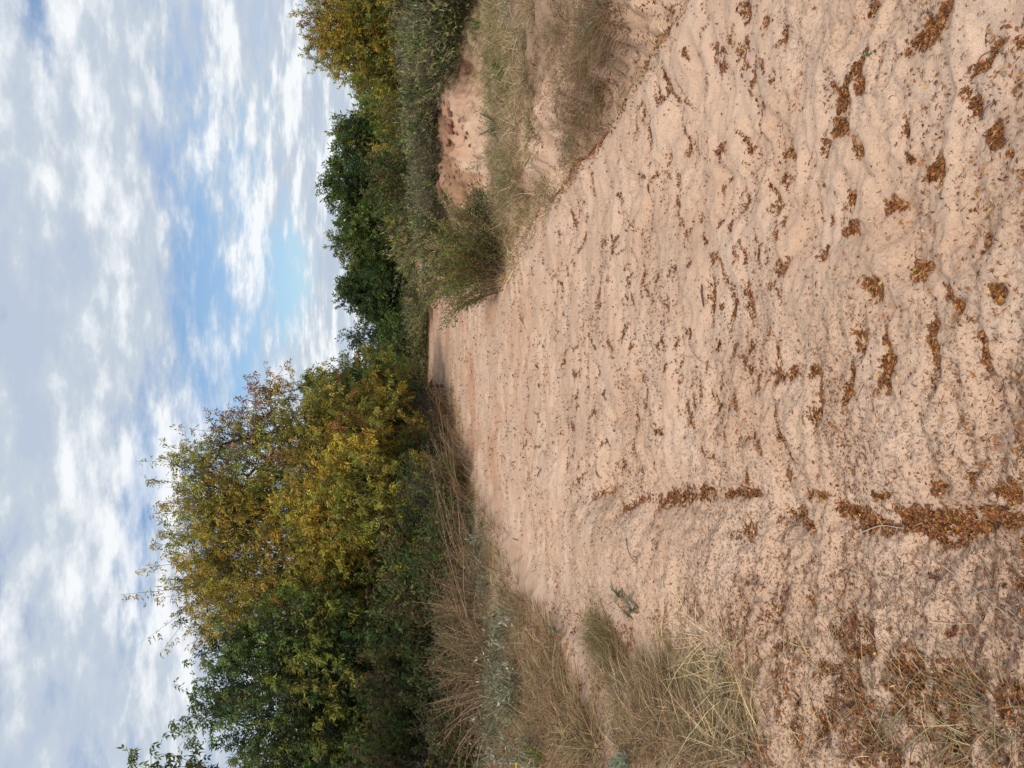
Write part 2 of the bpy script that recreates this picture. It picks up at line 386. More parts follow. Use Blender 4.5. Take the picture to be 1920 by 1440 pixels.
def jit(col, n, amt=0.2, hue=0.08, r=None):
    r = r or rng; c = np.asarray(col, float)
    if c.ndim == 1: c = np.repeat(c[None], n, 0)
    return np.clip(c * (1 + amt * r.normal(size=(n, 1))) * (1 + hue * r.normal(size=(n, 3))), 0.005, 0.9)
def pick(cols, weights, n, r=None):
    r = r or rng; w = np.array(weights, float); return np.array(cols, float)[r.choice(len(cols), n, p=w / w.sum())]

# ------------------------------------------------------------------ ground sheet
def build_ground():
    oy = -1.2
    th = np.concatenate([np.linspace(-1.45, -0.72, 40)[:-1], np.linspace(-0.72, 0.72, 540), np.linspace(0.72, 1.45, 40)[1:]])
    rr = np.concatenate([np.geomspace(0.9, 2.4, 40)[:-1], np.geomspace(2.4, 24, 820), np.geomspace(24, 90, 90)[1:], np.geomspace(90, 1500, 25)[1:]])
    R, T = np.meshgrid(rr, th, indexing='ij')
    X = R * np.sin(T); Y = oy + R * np.cos(T)
    Z = H(X.ravel(), Y.ravel()).reshape(X.shape)
    nr, nt_ = X.shape
    x = X.ravel(); y = Y.ravel()
    sl = xleft(y) - x; sr = x - xright(y); n1 = fbm(x / 0.8, y / 0.8, 71, 4)
    duff = sm(0.0, 1.1, sl + 0.7 * n1 - 0.35) * 0.85
    strip = np.exp(-((sl - 0.25 + 0.2 * gnoise(x, y, 75)) / 0.28) ** 2) * sm(3.5, 5, y) * sm(9, 7, y)
    duff = duff * (1 - 0.95 * strip)
    gr = sm(1.15, 1.8, sr + 0.5 * n1) * 0.7
    face = sm(2.6, 3.6, x + 0.4 * n1) * sm(12.3, 12.9, y + .25 * (x - 4)) * (1 - sm(14.8, 15.6, y)) * sm(6.4, 5.4, x)
    gr = np.clip(gr * (1 - face), 0, 1)
    gr = np.maximum(gr, 0.55 * sm(0.25, 0.5, sr + .15 * n1) * (1 - sm(0.75, 0.95, sr)) * sm(9, 7, y))
    far = sm(75, 95, y)
    R_ = np.clip(np.maximum(np.maximum(duff, gr), far * 0.8), 0, 0.92)
    clay = 0.10 + 0.5 * sm(-.1, .6, fbm(x / 2.2, y / 2.2, 81, 3)) * sm(7, 14, y) + 0.35 * sm(20, 40, y)
    clay = np.maximum(clay, 0.8 * face * sm(13.6, 14.3, y + .5 * n1)); R_ = np.maximum(R_, .55 * face * sm(13.9, 14.6, y + .6 * n1) * sm(5.9, 5.2, x) * sm(3.2, 3.8, x))
    left_dirt = sm(0.8, -0.8, x + 0.12 * (y - 3)) * sm(9, 3.5, y)
    B_ = np.clip(0.25 + 0.55 * left_dirt + 0.4 * n1, 0.05, 0.9)
    i = np.arange(nr - 1)[:, None] * nt_ + np.arange(nt_ - 1)[None]
    f = np.stack([i, i + 1, i + nt_ + 1, i + nt_], -1).reshape(-1, 4)[:, ::-1]
    b = Buf(); b.add(np.stack([x, y, Z.ravel()], 1), f, np.stack([R_, np.clip(clay, 0, .8), B_], 1))
    tag(link('ground', b.mesh('ground', M_SAND, True)), kind='structure')
build_ground()

# ------------------------------------------------------------------ trees
def skeleton(stems, atts, r):
    nodes = []; par = []; pl = []
    for st in stems:                                   # each stem: list of points from the ground up
        for k, p in enumerate(st):
            nodes.append(p); par.append(len(nodes) - 2 if k else -1); pl.append(0 if k == 0 else pl[-1] + np.linalg.norm(np.array(p) - nodes[-2]))
    N0 = len(nodes); cap = N0 + len(atts) * 14
    A = np.zeros((cap, 3)); A[:N0] = nodes; P = np.zeros(cap); P[:N0] = pl; PR = np.full(cap, -1); PR[:N0] = par
    usable = np.zeros(cap, bool); k0 = 0
    for st in stems:
        usable[k0 + max(1, len(st) // 2):k0 + len(st)] = True; k0 += len(st)
    n = N0; root = np.mean([s[-1] for s in stems], 0)
    ends = []
    for a in atts[np.argsort(np.linalg.norm(atts - root, axis=1))]:
        d = A[:n] - a; dist = np.linalg.norm(d, axis=1)
        cost = dist + 0.30 * P[:n] + 0.8 * np.maximum(d[:, 2], 0) + np.where(usable[:n], 0, 1e3)
        j = int(np.argmin(cost)); L = dist[j]; seg = min(12, max(1, int(L / 0.45))); prev = j
        for q in range(1, seg + 1):
            t = q / seg; p = A[j] * (1 - t) + a * t
            p = p + np.array([0, 0, 0.12 * L * math.sin(math.pi * t)]) * (1 if t < 1 else 0) + r.normal(size=3) * 0.05 * min(L, 1) * (t < 1)
            A[n] = p; PR[n] = prev; P[n] = P[prev] + L / seg; usable[n] = True; prev = n; n += 1
        ends.append(n - 1)
    A = A[:n]; PR = PR[:n]; rad = np.zeros(n); acc = np.zeros(n)
    ends = np.array(ends)
    acc[ends] = 0.006 ** 2.2
    for i in range(n - 1, -1, -1):
        if acc[i] == 0: acc[i] = 0.006 ** 2.2
        if PR[i] >= 0: acc[PR[i]] += acc[i] * (1 if True else 0)
    rad = np.minimum(acc ** (1 / 2.2), 0.17)
    return A, PR, rad, ends
def sample_lobes(lobes, n, r, shell=0.5):
    vol = np.array([l[3] * l[4] * l[5] * (l[7] if len(l) > 7 else 1) for l in lobes]); k = r.choice(len(lobes), n, p=vol / vol.sum())
    u = rvec(n, r) * (r.random((n, 1)) ** shell)
    Lb = np.array([l[:6] for l in lobes]); return Lb[k, :3] + u * Lb[k, 3:6], k, Lb[k, :3]
WIND = np.array([-0.55, 0.0, 0.0])
def make_tree(name, label, lobes, stems, n_spray, per, leaf_len, leaf_w, nlf=4, seed=0, group=None, cat='tree',
              bark=(0.07, 0.055, 0.045), droop=0.75, wind=1.0, twig=0.55, amt=0.22, shell=0.42):
    r = np.random.default_rng(seed)
    atts, k, cen = sample_lobes(lobes, n_spray, r, shell)
    gz = H(atts[:, 0], atts[:, 1]) + 0.15; atts[:, 2] = np.maximum(atts[:, 2], gz)
    A, PR, rad, ends = skeleton(stems, atts, r)
    t = Buf(); ok = PR >= 0
    ii = np.nonzero(ok)[0]; big = rad[ii] > 0.02
    for msk, sd in ((big, 7), (~big, 3)):
        q = ii[msk]
        if len(q): tubes(t, A[PR[q]], A[q] + 0.1 * (A[q] - A[PR[q]]), np.minimum(rad[PR[q]], rad[q] * 1.35) * 1.0, rad[q] * 0.9, jit(bark, len(q), .15, .04, r), sd)
    base0 = np.array(stems[0][0]); root = link(name, None, loc=base0); tag(root, label, cat, group)
    # order of ends follows the sorted attractors: recover colours by nearest attractor
    E = A[ends]; order = np.argsort(np.linalg.norm(atts - np.mean([s[-1] for s in stems], 0), axis=1))
    k = k[order]; cen = cen[order]
    inward = A[PR[ends]]
    tw = unit(unit(E - inward) * 0.5 + unit(E - cen) * 0.8 + np.array([0, 0, 0.25]) + 0.35 * r.normal(size=E.shape))
    nn = len(E); TL = twig * (0.6 + 0.8 * r.random(nn))
    tubes(t, E - tw * 0.15, E + tw * TL[:, None], np.full(nn, 0.008), np.full(nn, 0.003), jit(bark, nn, .1, .04, r), 3)
    k = np.where(r.random(nn) < .24, r.integers(0, len(lobes), nn), k)
    cols = np.array([l[6] for l in lobes], float)[k] * (1 + amt * r.normal(size=(nn, 1))) * (1 + .07 * r.normal(size=(nn, 3)))
    # compound leaves along the twigs
    m_ = nn * per; rep = np.repeat(np.arange(nn), per)
    tt = r.random(m_) ** 0.7 * 1.05
    b0 = E[rep] + tw[rep] * (TL[rep] * tt)[:, None] + 0.085 * twig / 0.55 * r.normal(size=(m_, 3)) * (1.15 - tt)[:, None]
    ax = unit(tw[rep] * 0.45 + np.array([0, 0, -droop]) + wind * WIND + 0.5 * r.normal(size=(m_, 3)))
    lc = cols[rep] * (1 + 0.20 * r.normal(size=(m_, 1)))
    lb = Buf(); nr_ = rvec(m_, r)
    sidev = unit(np.cross(ax, nr_))
    for q in range(nlf):
        s = -1 if q % 2 else 1; off = (q // 2 + 0.3) / max(1, nlf // 2)
        bb = b0 + ax * (leaf_len * 1.3 * off)[:, None] if isinstance(leaf_len, np.ndarray) else b0 + ax * (leaf_len * 1.3 * off)
        dd = unit(ax + s * sidev * (0.75 - 0.3 * off) + 0.15 * r.normal(size=(m_, 3)))
        leaflets(lb, bb, dd, unit(nr_ + .4 * r.normal(size=(m_, 3))), leaf_len * (0.7 + 0.5 * r.random(m_)), leaf_w * (0.75 + 0.5 * r.random(m_)),
                 np.clip(lc * (1 + 0.1 * r.normal(size=(m_, 1))), 0.004, 0.8), 0.2)
    for buf, nm, mt in ((t, 'trunk', M_BARK), (lb, 'crown', M_LEAF)):
        for i in range(len(buf.V)): buf.V[i] = buf.V[i] - base0.astype(np.float32)
        o_ = link(nm, buf.mesh(nm, mt), root)
        if nm == 'crown': tag(o_, kind='stuff')
    return root
def lobe(px, py, rad_px, dist, col, sx=1.0, sz=1.0, depth=1.0, w=1.0):
    """crown lobe centred where the photo shows it, at a chosen distance"""
    c = at(px, py, dist); s = dist / F
    return (c[0], c[1], c[2], rad_px * s * sx, rad_px * s * depth, rad_px * s * sz, col, w)
def stem(px, dist, top_px_x, top_py, r, py0=None):
    """a trunk from the ground up to the point at (top_px_x, top_py)"""
    c = at(top_px_x, top_py, dist); x0 = at(800, py0 if py0 is not None else px, dist)[0]
    z0 = float(H(x0, dist)) - 0.05
    n = max(3, int((c[2] - z0) / 0.45)); out = []
    for i in range(n + 1):
        t = i / n; out.append(np.array([x0 * (1 - t) + c[0] * t + 0.12 * math.sin(t * 5 + px), dist + 0.1 * math.sin(t * 4), z0 * (1 - t) + c[2] * t]))
    return out
rr_ = np.random.default_rng(3)
GOLD = (0.37, 0.27, 0.04); GOLD2 = (0.46, 0.35, 0.05); OLIVE = (0.25, 0.245, 0.045); BROWN = (0.26, 0.125, 0.045)
GREEN = (0.115, 0.165, 0.036); DARK = (0.05, 0.082, 0.022); YG = (0.13, 0.145, 0.03); BLUEG = (0.045, 0.07, 0.04)

make_tree('soapberry_tree', 'tallest golden leaved tree of the left grove with thin limbs reaching highest into the sky',
  [lobe(520,1050,125,21,GOLD), lobe(425,1095,60,21,GOLD), lobe(345,1098,20,21,GOLD2,sz=2.0,w=2.6), lobe(370,1140,20,21,GOLD,sz=1.8,w=2), lobe(430,990,70,21,OLIVE), lobe(355,968,22,21.2,GOLD,sz=1.7,w=2.2),
   lobe(620,1070,100,20.5,OLIVE), lobe(580,1140,75,20.5,GOLD), lobe(660,1010,80,20.5,OLIVE), lobe(460,1165,36,21,GOLD,sz=1.5,w=1.5), lobe(700,1060,70,20,OLIVE), lobe(380,1040,30,21,GOLD,sz=1.3,w=1.0)],
  [stem(1085,21.5,560,1095,rr_), stem(1060,21.8,580,1030,rr_), stem(1120,21,600,1130,rr_)], 1120, 17, 0.115, 0.031, 4, 1, twig=.85, amt=.3)
make_tree('soapberry_tree', 'broad golden tree with a thin rusty brown top beside the blue gap of sky',
  [lobe(460,890,75,22,OLIVE), lobe(370,868,22,22,OLIVE,sz=1.8,w=2.6), lobe(385,905,24,22,GOLD,sz=1.8,w=2), lobe(430,935,55,22,GOLD), lobe(500,810,62,22,BROWN,w=.6), lobe(435,812,24,22,BROWN,sz=1.7,w=1.8), lobe(490,745,24,22,BROWN,sz=1.7,w=1.3),
   lobe(560,770,50,22,GOLD,w=.6), lobe(550,712,20,22.3,GOLD,sz=1.6,w=1.5), lobe(590,860,85,21.5,OLIVE), lobe(630,780,60,22,OLIVE), lobe(650,860,80,21,GOLD), lobe(700,820,60,20.5,OLIVE)],
  [stem(850,22.5,620,840,rr_), stem(800,22.8,600,790,rr_), stem(880,22.2,620,900,rr_)], 820, 15, 0.115, 0.031, 4, 2, twig=.8, amt=.3)
make_tree('soapberry_tree', 'small bright yellow tree standing in front at the foot of the golden grove',
  [lobe(640,935,55,18.5,GOLD), lobe(590,915,26,18.5,GOLD2,sz=1.5), lobe(680,950,60,18,OLIVE), lobe(670,890,45,18.5,GOLD2), lobe(620,1000,50,18.5,GOLD), lobe(750,960,50,17.5,OLIVE)],
  [stem(935,18.5,740,935,rr_), stem(960,18.2,740,960,rr_)], 430, 18, 0.10, 0.029, 4, 3, amt=.3)
make_tree('leafy_tree', 'dark green tree at the left end of the grove with leafy shoots against the clouds',
  [lobe(520,1290,105,18,DARK), lobe(455,1235,55,18,GREEN), lobe(400,1215,18,18,GREEN,sz=1.8,w=2), lobe(400,1335,22,18,GREEN,sz=1.9,w=2.6), lobe(410,1270,22,18,GREEN,sz=1.5,w=2), lobe(610,1370,115,17.5,DARK), lobe(570,1200,80,18,GREEN), lobe(690,1240,90,17.5,DARK),
   lobe(490,1400,36,17.5,GREEN), lobe(700,1400,100,17,GREEN), lobe(600,1480,110,17.5,DARK), lobe(630,1280,110,17.5,OLIVE,w=.7)],
  [stem(1290,18,600,1290,rr_), stem(1330,18.3,600,1350,rr_), stem(1400,17.8,600,1420,rr_)], 1300, 15, 0.11, 0.034, 4, 4, wind=1.3, twig=.7, amt=.35)
make_tree('leafy_tree', 'near tree whose drooping leafy tips poke in at the far left edge',
  [lobe(275,1480,24,11,GREEN,w=2), lobe(375,1440,22,11,GREEN,sz=1.6,w=2.5), lobe(400,1540,60,11,GREEN), lobe(340,1600,90,11,DARK), lobe(540,1640,120,11,DARK)],
  [stem(1640,11,500,1640,rr_)], 300, 18, 0.095, 0.030, 4, 5, wind=1.5)
make_tree('leafy_tree', 'green tree with golden patches closing the right end of the golden grove',
  [lobe(650,708,34,26,OLIVE), lobe(612,715,18,26,GREEN,sz=1.6,w=1.6), lobe(680,735,50,25,GREEN), lobe(715,700,34,25,OLIVE), lobe(650,780,55,24,GREEN), lobe(710,770,50,23,GOLD), lobe(600,755,22,26,GOLD), lobe(745,715,30,25,GREEN)],
  [stem(730,25.5,730,725,rr_), stem(760,24.5,720,755,rr_)], 480, 13, 0.13, 0.040, 4, 6, twig=.45)
make_tree('small_tree', 'small loose bluish green tree alone in the gap at the path end',
  [lobe(695,642,24,38,BLUEG), lobe(668,628,14,38,BLUEG,w=1.6), lobe(735,655,30,37,GREEN), lobe(745,620,24,38,GREEN)],
  [stem(640,38,735,642,rr_)], 240, 10, 0.15, 0.055, 3, 7, twig=.5, group=None)
RT = dict(group='trees behind the green brush on the right')
make_tree('oak_tree', 'dark green rounded tree nearest the gap at the right of the path end',
  [lobe(706,538,43,40,DARK), lobe(668,552,22,40,DARK,w=1.2), lobe(661,530,20,40,GREEN), lobe(721,590,30,40,DARK), lobe(736,515,33,39,DARK)],
  [stem(555,40,730,555,rr_)], 520, 11, 0.19, 0.065, 4, 8, wind=.2, droop=.4, twig=.6, **RT)
make_tree('oak_tree', 'dark tree with a lighter yellow green side, second from the gap on the right',
  [lobe(701,440,48,38,GREEN), lobe(661,455,26,38,YG,w=1.1), lobe(666,420,23,38,GREEN), lobe(726,480,37,38,DARK), lobe(726,400,37,37,GREEN)],
  [stem(440,38,730,445,rr_)], 560, 11, 0.18, 0.06, 4, 9, wind=.2, droop=.4, twig=.6, **RT)
make_tree('oak_tree', 'dense dark green tree with the highest rounded top on the right side',
  [lobe(661,340,36,38,DARK), lobe(631,330,20,38,GREEN,w=1.1), lobe(656,380,21,38,GREEN), lobe(706,350,41,38,DARK), lobe(741,330,33,37,GREEN)],
  [stem(340,38,720,345,rr_)], 480, 11, 0.18, 0.06, 4, 10, wind=.2, droop=.4, twig=.6, **RT)
make_tree('oak_tree', 'dark tree with bare grey twigs sticking out of its top, beside the highest rounded one',
  [lobe(686,262,36,35,DARK), lobe(654,255,21,35,GREEN), lobe(731,270,36,35,DARK), lobe(741,220,30,34,GREEN), lobe(706,205,21,34,OLIVE)],
  [stem(255,35,720,255,rr_)], 470, 10, 0.17, 0.058, 4, 11, wind=.2, droop=.4, twig=.6, **RT)
make_tree('soapberry_tree', 'dense golden brown tree at the far right edge of the view',
  [lobe(656,60,51,26,GOLD), lobe(632,10,36,26,GOLD), lobe(600,20,12,26,GOLD,sz=1.8,w=2), lobe(602,75,10,26,OLIVE,sz=1.8,w=2), lobe(622,115,10,26,OLIVE,sz=1.8,w=2), lobe(631,95,30,26,GOLD,w=1.1), lobe(696,110,43,26,OLIVE), lobe(706,30,54,25.5,OLIVE), lobe(611,50,20,26,BROWN,w=1.2), lobe(706,-60,74,26,OLIVE), lobe(671,145,20,26,OLIVE), lobe(735,90,45,26,GOLD), lobe(740,20,45,25.5,OLIVE), lobe(740,150,35,26,OLIVE)],
  [stem(55,26,720,60,rr_), stem(0,26.3,720,0,rr_)], 1150, 15, 0.11, 0.034, 4, 12, droop=-.1, wind=.1)

# far woods and thicket that read as one mass behind everything
def thicket():
    r = np.random.default_rng(77); lb = Buf(); n = 15000
    az = r.uniform(-0.95, 0.85, n)
    gap = np.exp(-((np.tan(az) - 0.055) / 0.03) ** 2)
    d = np.where(az < -0.02, r.uniform(25, 34, n), r.uniform(44, 62, n)) + 30 * gap
    x = d * np.tan(az); lump = 0.5 + 0.5 * fbm(x / 3, d / 3, 91, 3)
    top = np.where(az < -0.02, 4.2, 3.2) * (0.65 + 0.6 * lump) * (1 - 0.25 * gap)
    z = H(x, d) + top * r.random(n) ** 0.8
    c0 = np.where((lump > .6)[:, None], np.array([GREEN]), np.array([DARK])) * (0.8 + 0.5 * r.random((n, 1)))
    for q in range(4):
        b = np.stack([x, d, z], 1) + 0.28 * r.normal(size=(n, 3))
        leaflets(lb, b, rvec(n, r), rvec(n, r), np.full(n, .42), np.full(n, .2), jit(c0, n, .15, .05, r))
    tag(link('distant_thicket', lb.mesh('distant_thicket', M_LEAF)), 'dark mass of distant woods filling in behind the trees', 'woods', kind='stuff')
thicket()

# ------------------------------------------------------------------ shrubs and plants: a few models of each kind, copied as individuals
def leafy_shrub(seed, h, w, col, nst, nlv, ll, lw, droop=0.1, stemc=(0.10, 0.07, 0.05), flop=0.35, low=0.25, amt=.2, spread=.14):
    r = np.random.default_rng(seed); st = Buf(); lf = Buf()
    ang = r.uniform(0, 2 * np.pi, nst); lean = r.uniform(0.05, 1, nst) ** .8
    base = np.stack([np.cos(ang) * w * spread * lean, np.sin(ang) * w * spread * lean, np.full(nst, -0.04)], 1)
    out = np.stack([np.cos(ang), np.sin(ang), np.zeros(nst)], 1)
    dr = unit(out * (lean * w / h * .5)[:, None] + np.array([0, 0, 1.0]) + .1 * r.normal(size=(nst, 3)))
    L = h * r.uniform(.65, 1.08, nst); bend = (out * .75 + .55 * r.normal(size=(nst, 3)) * np.array([1, 1, .25])) * (w * flop * (.25 + .75 * lean))[:, None] * r.uniform(.1, .9, (nst, 1)) + np.array([0, 0, -1]) * (L * flop * .4 * lean)[:, None]
    k = 5; prev = base
    for i in range(1, k + 1):
        t = i / k; p = base + dr * (L * t)[:, None] + bend * t * t
        tubes(st, prev, p, np.full(nst, .007 * h * (1.1 - (i - 1) / k) + .0012), np.full(nst, .007 * h * (1.1 - t) + .0012), jit(stemc, nst, .2, .05, r), 3); prev = p
    q = r.integers(0, nst, nlv); t = low + (1.02 - low) * r.random(nlv) ** .8
    p = base[q] + dr[q] * (L[q] * t)[:, None] + bend[q] * (t * t)[:, None]
    p = p + r.normal(size=p.shape) * (w * .10 * (1.15 - t))[:, None]
    p[:, 2] = np.maximum(p[:, 2], .02)
    ax = unit(dr[q] * .5 + out[q] * .4 + np.array([0, 0, -droop]) + .7 * r.normal(size=(nlv, 3)))
    lc = jit(pick(col, [1] * len(col), nst, r)[q], nlv, amt, .07, r)
    leaflets(lf, p, ax, rvec(nlv, r), ll * r.uniform(.6, 1.3, nlv), lw * r.uniform(.7, 1.2, nlv), lc, .2)
    return st, lf
def grass_clump(seed, h, w, cols, n, width=.004, lie=.5, seedheads=False, nseg=3):
    r = np.random.default_rng(seed); b = Buf()
    ang = r.uniform(0, 2 * np.pi, n); rad = w * .22 * np.sqrt(r.random(n)); lean = r.random(n) ** .8
    out = np.stack([np.cos(ang), np.sin(ang), 0 * ang], 1)
    base = out * rad[:, None]; base[:, 2] = -.01
    dr = unit(out * (lean * lie * 1.6)[:, None] + np.array([0, 0, 1.0]) + .22 * r.normal(size=(n, 3)))
    L = h * r.uniform(.4, 1.15, n)
    bend = (out * .5 + .35 * r.normal(size=(n, 3))) * (L * .6)[:, None] * np.array([1, 1, .1]) + np.array([0, 0, -1]) * (L * .55 * lean)[:, None]
    blades(b, base, dr, L, np.full(n, width) * r.uniform(.6, 1.3, n), bend, jit(pick(cols, [1] * len(cols), n, r), n, .2, .05, r), nseg, r)
    return b
STRAW = [(0.46, 0.34, 0.18), (0.36, 0.25, 0.13), (0.58, 0.46, 0.28), (0.24, 0.16, 0.085)]
BRN = [(0.20, 0.125, 0.07), (0.27, 0.18, 0.10), (0.15, 0.095, 0.06)]
OLV = [(0.13, 0.125, 0.045), (0.18, 0.16, 0.06), (0.24, 0.19, 0.09)]
SILV = [(0.27, 0.255, 0.16), (0.46, 0.43, 0.32), (0.19, 0.20, 0.11), (0.16, 0.15, 0.07)]
BRG = [(0.16, 0.19, 0.055), (0.24, 0.25, 0.09), (0.12, 0.15, 0.045), (0.28, 0.24, 0.13)]
MODELS = {}
def model(kind, fn, n):
    MODELS[kind] = [fn(1000 + 17 * i + 7 * len(MODELS)) for i in range(n)]
def pair(name, st, lf): return [('stems', st.mesh(name + '_stems', M_BARK)), ('foliage', lf.mesh(name + '_foliage', M_LEAF))]
model('green_shrub', lambda s: pair('green_shrub', *leafy_shrub(s, 1.6, 1.7, [(.09, .12, .03), DARK, (.10, .12, .035), (.12, .11, .03), (.13, .095, .045)], 44, 4600, .10, .045, flop=.45, spread=.3, amt=.3)), 3)
model('golden_shrub', lambda s: pair('golden_shrub', *leafy_shrub(s, 1.6, 1.5, [OLIVE, GOLD, GOLD2, (.09, .10, .02)], 34, 4200, .08, .032)), 2)
model('brown_weed', lambda s: pair('brown_weed', *leafy_shrub(s, 1.15, 1.3, BRN + [OLV[0], OLV[1], (.09, .11, .03)], 46, 1300, .07, .014, stemc=(.30, .20, .12), flop=1.1, low=.15, spread=.5)), 3)
model('grey_twig_shrub', lambda s: pair('grey_twig_shrub', *leafy_shrub(s, 1.2, 1.2, [(.12, .10, .085), (.09, .085, .06), (.08, .09, .05)], 90, 2600, .05, .018, stemc=(.15, .12, .10), flop=.7, spread=.4)), 2)
model('silver_plant', lambda s: pair('silver_plant', *leafy_shrub(s, .42, .42, SILV, 12, 150, .075, .024, stemc=(.34, .34, .26), flop=.5, low=.2, droop=.5, amt=.3, spread=.4)), 4)
model('broom_brush', lambda s: pair('broom_brush', *leafy_shrub(s, .85, 1.4, BRG + [(.24, .19, .10), (.13, .10, .07), (.05, .065, .02)], 70, 2600, .11, .03, stemc=(.11, .12, .05), flop=.6, low=.1, droop=-.3, amt=.4, spread=.45)), 3)
model('bluish_shrub', lambda s: pair('bluish_shrub', *leafy_shrub(s, 1.5, 1.6, [(.085, .105, .075), (.06, .08, .05)], 120, 6000, .045, .014, flop=.55)), 1)
def copy_thing(kind, name, loc, s, rot, label, cat, group, i):
    root = link(name, None, loc=loc); root.scale = (s[0], s[0], s[1]) if isinstance(s, tuple) else (s, s, s); root.rotation_euler = (0, 0, rot)
    tag(root, label, cat, group)
    for nm, me in MODELS[kind][i % len(MODELS[kind])]: tag(link(nm, me, root), kind='stuff')
    return root
def field(kind, name, label, cat, group, pts, smin, smax, seed):
    """pts: (photo x, photo y) of each foot on the ground"""
    r = np.random.default_rng(seed)
    for i, (px, py) in enumerate(pts):
        x, y, z = ground(np.array([px]), np.array([py]))
        s = r.uniform(smin, smax)
        lb_ = label
        if group:
            if seed in (1, 2, 3, 4, 7, 31): zn = ((1330, 'below the dark tree at the left end'), (1180, 'below the seam of dark and golden trees'), (1000, 'below the tallest golden tree'), (850, 'below the small bright yellow tree'), (0, 'towards the far end of the path'))
            elif seed == 11: zn = ((560, 'nearest the gap in the trees'), (0, 'just past the wispy leaning bush'))
            else: zn = ((400, 'behind the wispy leaning bush'), (190, 'behind the bare sandy bank'), (90, 'right of the bare sandy bank'), (-99, 'at the right edge of the view'))
            lb_ = label + ', ' + next(t_ for lim, t_ in zn if py >= lim)
        copy_thing(kind, name, (float(x[0]), float(y[0]), float(z[0])), (s, s * r.uniform(.85, 1.15)), r.uniform(0, 6.28), lb_, cat, group, int(r.integers(0, 9)))
def along(p0, p1, n, jx, jy, seed):
    r = np.random.default_rng(seed); t = (np.arange(n) + r.uniform(-.3, .3, n)) / max(1, n - 1)
    return [(p0[0] + (p1[0] - p0[0]) * a + r.normal() * jx, p0[1] + (p1[1] - p0[1]) * a + r.normal() * jy) for a in t]

field('green_shrub', 'green_shrub', 'dark green leafy thicket shrub', 'shrub', 'green shrubs under the left grove',
      along((872, 1480), (858, 1010), 14, 6, 12, 1) + along((848, 1430), (836, 900), 12, 4, 14, 2) + along((838, 990), (815, 760), 8, 3, 10, 21), .9, 1.35, 1)
field('green_shrub', 'small_shrub', 'low green bush among dead weeds', 'shrub', 'low green bushes among the dead weeds',
      along((900, 1450), (872, 900), 13, 8, 16, 31), .4, .75, 31)
field('golden_shrub', 'golden_shrub', 'yellow and green leaved bush', 'shrub', 'yellowish shrubs under the golden trees',
      along((868, 1060), (852, 900), 6, 4, 10, 3) + [(800, 712), (812, 740), (822, 765), (845, 840), (860, 1180)], .75, 1.2, 2)
field('brown_weed', 'dry_weed', 'tall dead brown weed', 'weed', 'dead brown weeds on the left verge',
      along((905, 1440), (880, 960), 12, 10, 14, 4) + along((925, 1300), (890, 1120), 5, 8, 14, 5) + along((876, 960), (832, 745), 11, 6, 8, 6), .6, 1.1, 3)
field('grey_twig_shrub', 'twiggy_shrub', 'purplish grey twiggy bush', 'shrub', 'grey twiggy bushes on the left',
      along((890, 1430), (875, 1180), 6, 8, 16, 7) + along((846, 880), (826, 755), 6, 5, 8, 8), .7, 1.1, 4)
field('bluish_shrub', 'bluish_shrub', 'rounded bluish grey bush leaning at the foot of the golden trees', 'shrub', None, [(840, 800)], 1.15, 1.2, 5)
field('bluish_shrub', 'bluish_shrub', 'larger grey green bush below the bright yellow tree', 'shrub', None, [(864, 935)], 1.0, 1.05, 6)
field('silver_plant', 'silverleaf_plant', 'silvery plant in dry grass', 'plant', 'silvery plants on the left verge',
      along((955, 1440), (925, 1130), 12, 22, 16, 9) + along((1000, 1440), (960, 1180), 6, 20, 16, 10) + along((922, 1130), (893, 960), 9, 12, 12, 11)
      + along((985, 1320), (955, 1230), 6, 14, 16, 12), .55, 1.2, 7)
# right side
field('broom_brush', 'broom_brush', 'fine leaved green brush', 'shrub', 'green brush on the right terrace',
      along((845, -20), (834, 120), 7, 8, 10, 13) + along((818, 0), (815, 420), 15, 4, 10, 14) + along((800, -10), (800, 430), 15, 3, 10, 15) + along((868, -20), (862, 70), 4, 6, 10, 16) + [(840, 425), (850, 440), (836, 445)], .6, 1.0, 8)
field('green_shrub', 'leafy_shrub', 'bright green leafy tree-foot shrub', 'shrub', 'leafy shrubs in front of the right hand trees',
      along((788, 0), (786, 420), 6, 4, 14, 17), .5, 1.1, 9)
field('golden_shrub', 'leafy_shrub', 'yellowish green tree-foot shrub', 'shrub', 'yellowish shrubs in front of the right hand trees', along((782, 10), (784, 440), 9, 3, 14, 18), .6, 1.2, 19)
field('broom_brush', 'tall_brush', 'tall pale olive brush at tree foot', 'shrub', 'tall brush in front of the right hand trees', along((784, -10), (784, 450), 12, 4, 12, 19), 1.2, 2.0, 20)
field('grey_twig_shrub', 'twiggy_shrub', 'greyish brown twiggy bush in brush', 'shrub', 'grey twiggy bushes on the right',
      [(830, 60), (842, 140), (826, 330), (822, 290), (808, 110), (836, 372), (850, 30), (806, 240), (815, 200)], .4, .7, 10)
field('broom_brush', 'low_brush', 'low dark green path-edge brush', 'shrub', 'low brush at the far right path edge',
      [(822, 530), (812, 548), (806, 560), (800, 575), (796, 590), (792, 604), (815, 505), (806, 520), (850, 490), (835, 480), (830, 450), (812, 470)], .45, .75, 11)
field('silver_plant', 'silverleaf_plant', 'silvery plant in grass', 'plant', 'silvery plants on the right bank',
      [(960, 20), (985, 60), (900, 300), (935, 250), (950, 330), (912, 420), (905, 445), (900, 470), (1125, 15), (915, 210), (1075, 262)], .4, .7, 12)
field('broom_brush', 'low_brush', 'pale grass-like brush across the end of the path', 'shrub', 'brush across the path end', [(797 + 5 * math.sin(i * 2.4), 556 + 10 * i) for i in range(16)] + [(790, 570), (789, 600), (788, 630), (789, 660), (790, 690)], .9, 1.7, 11)
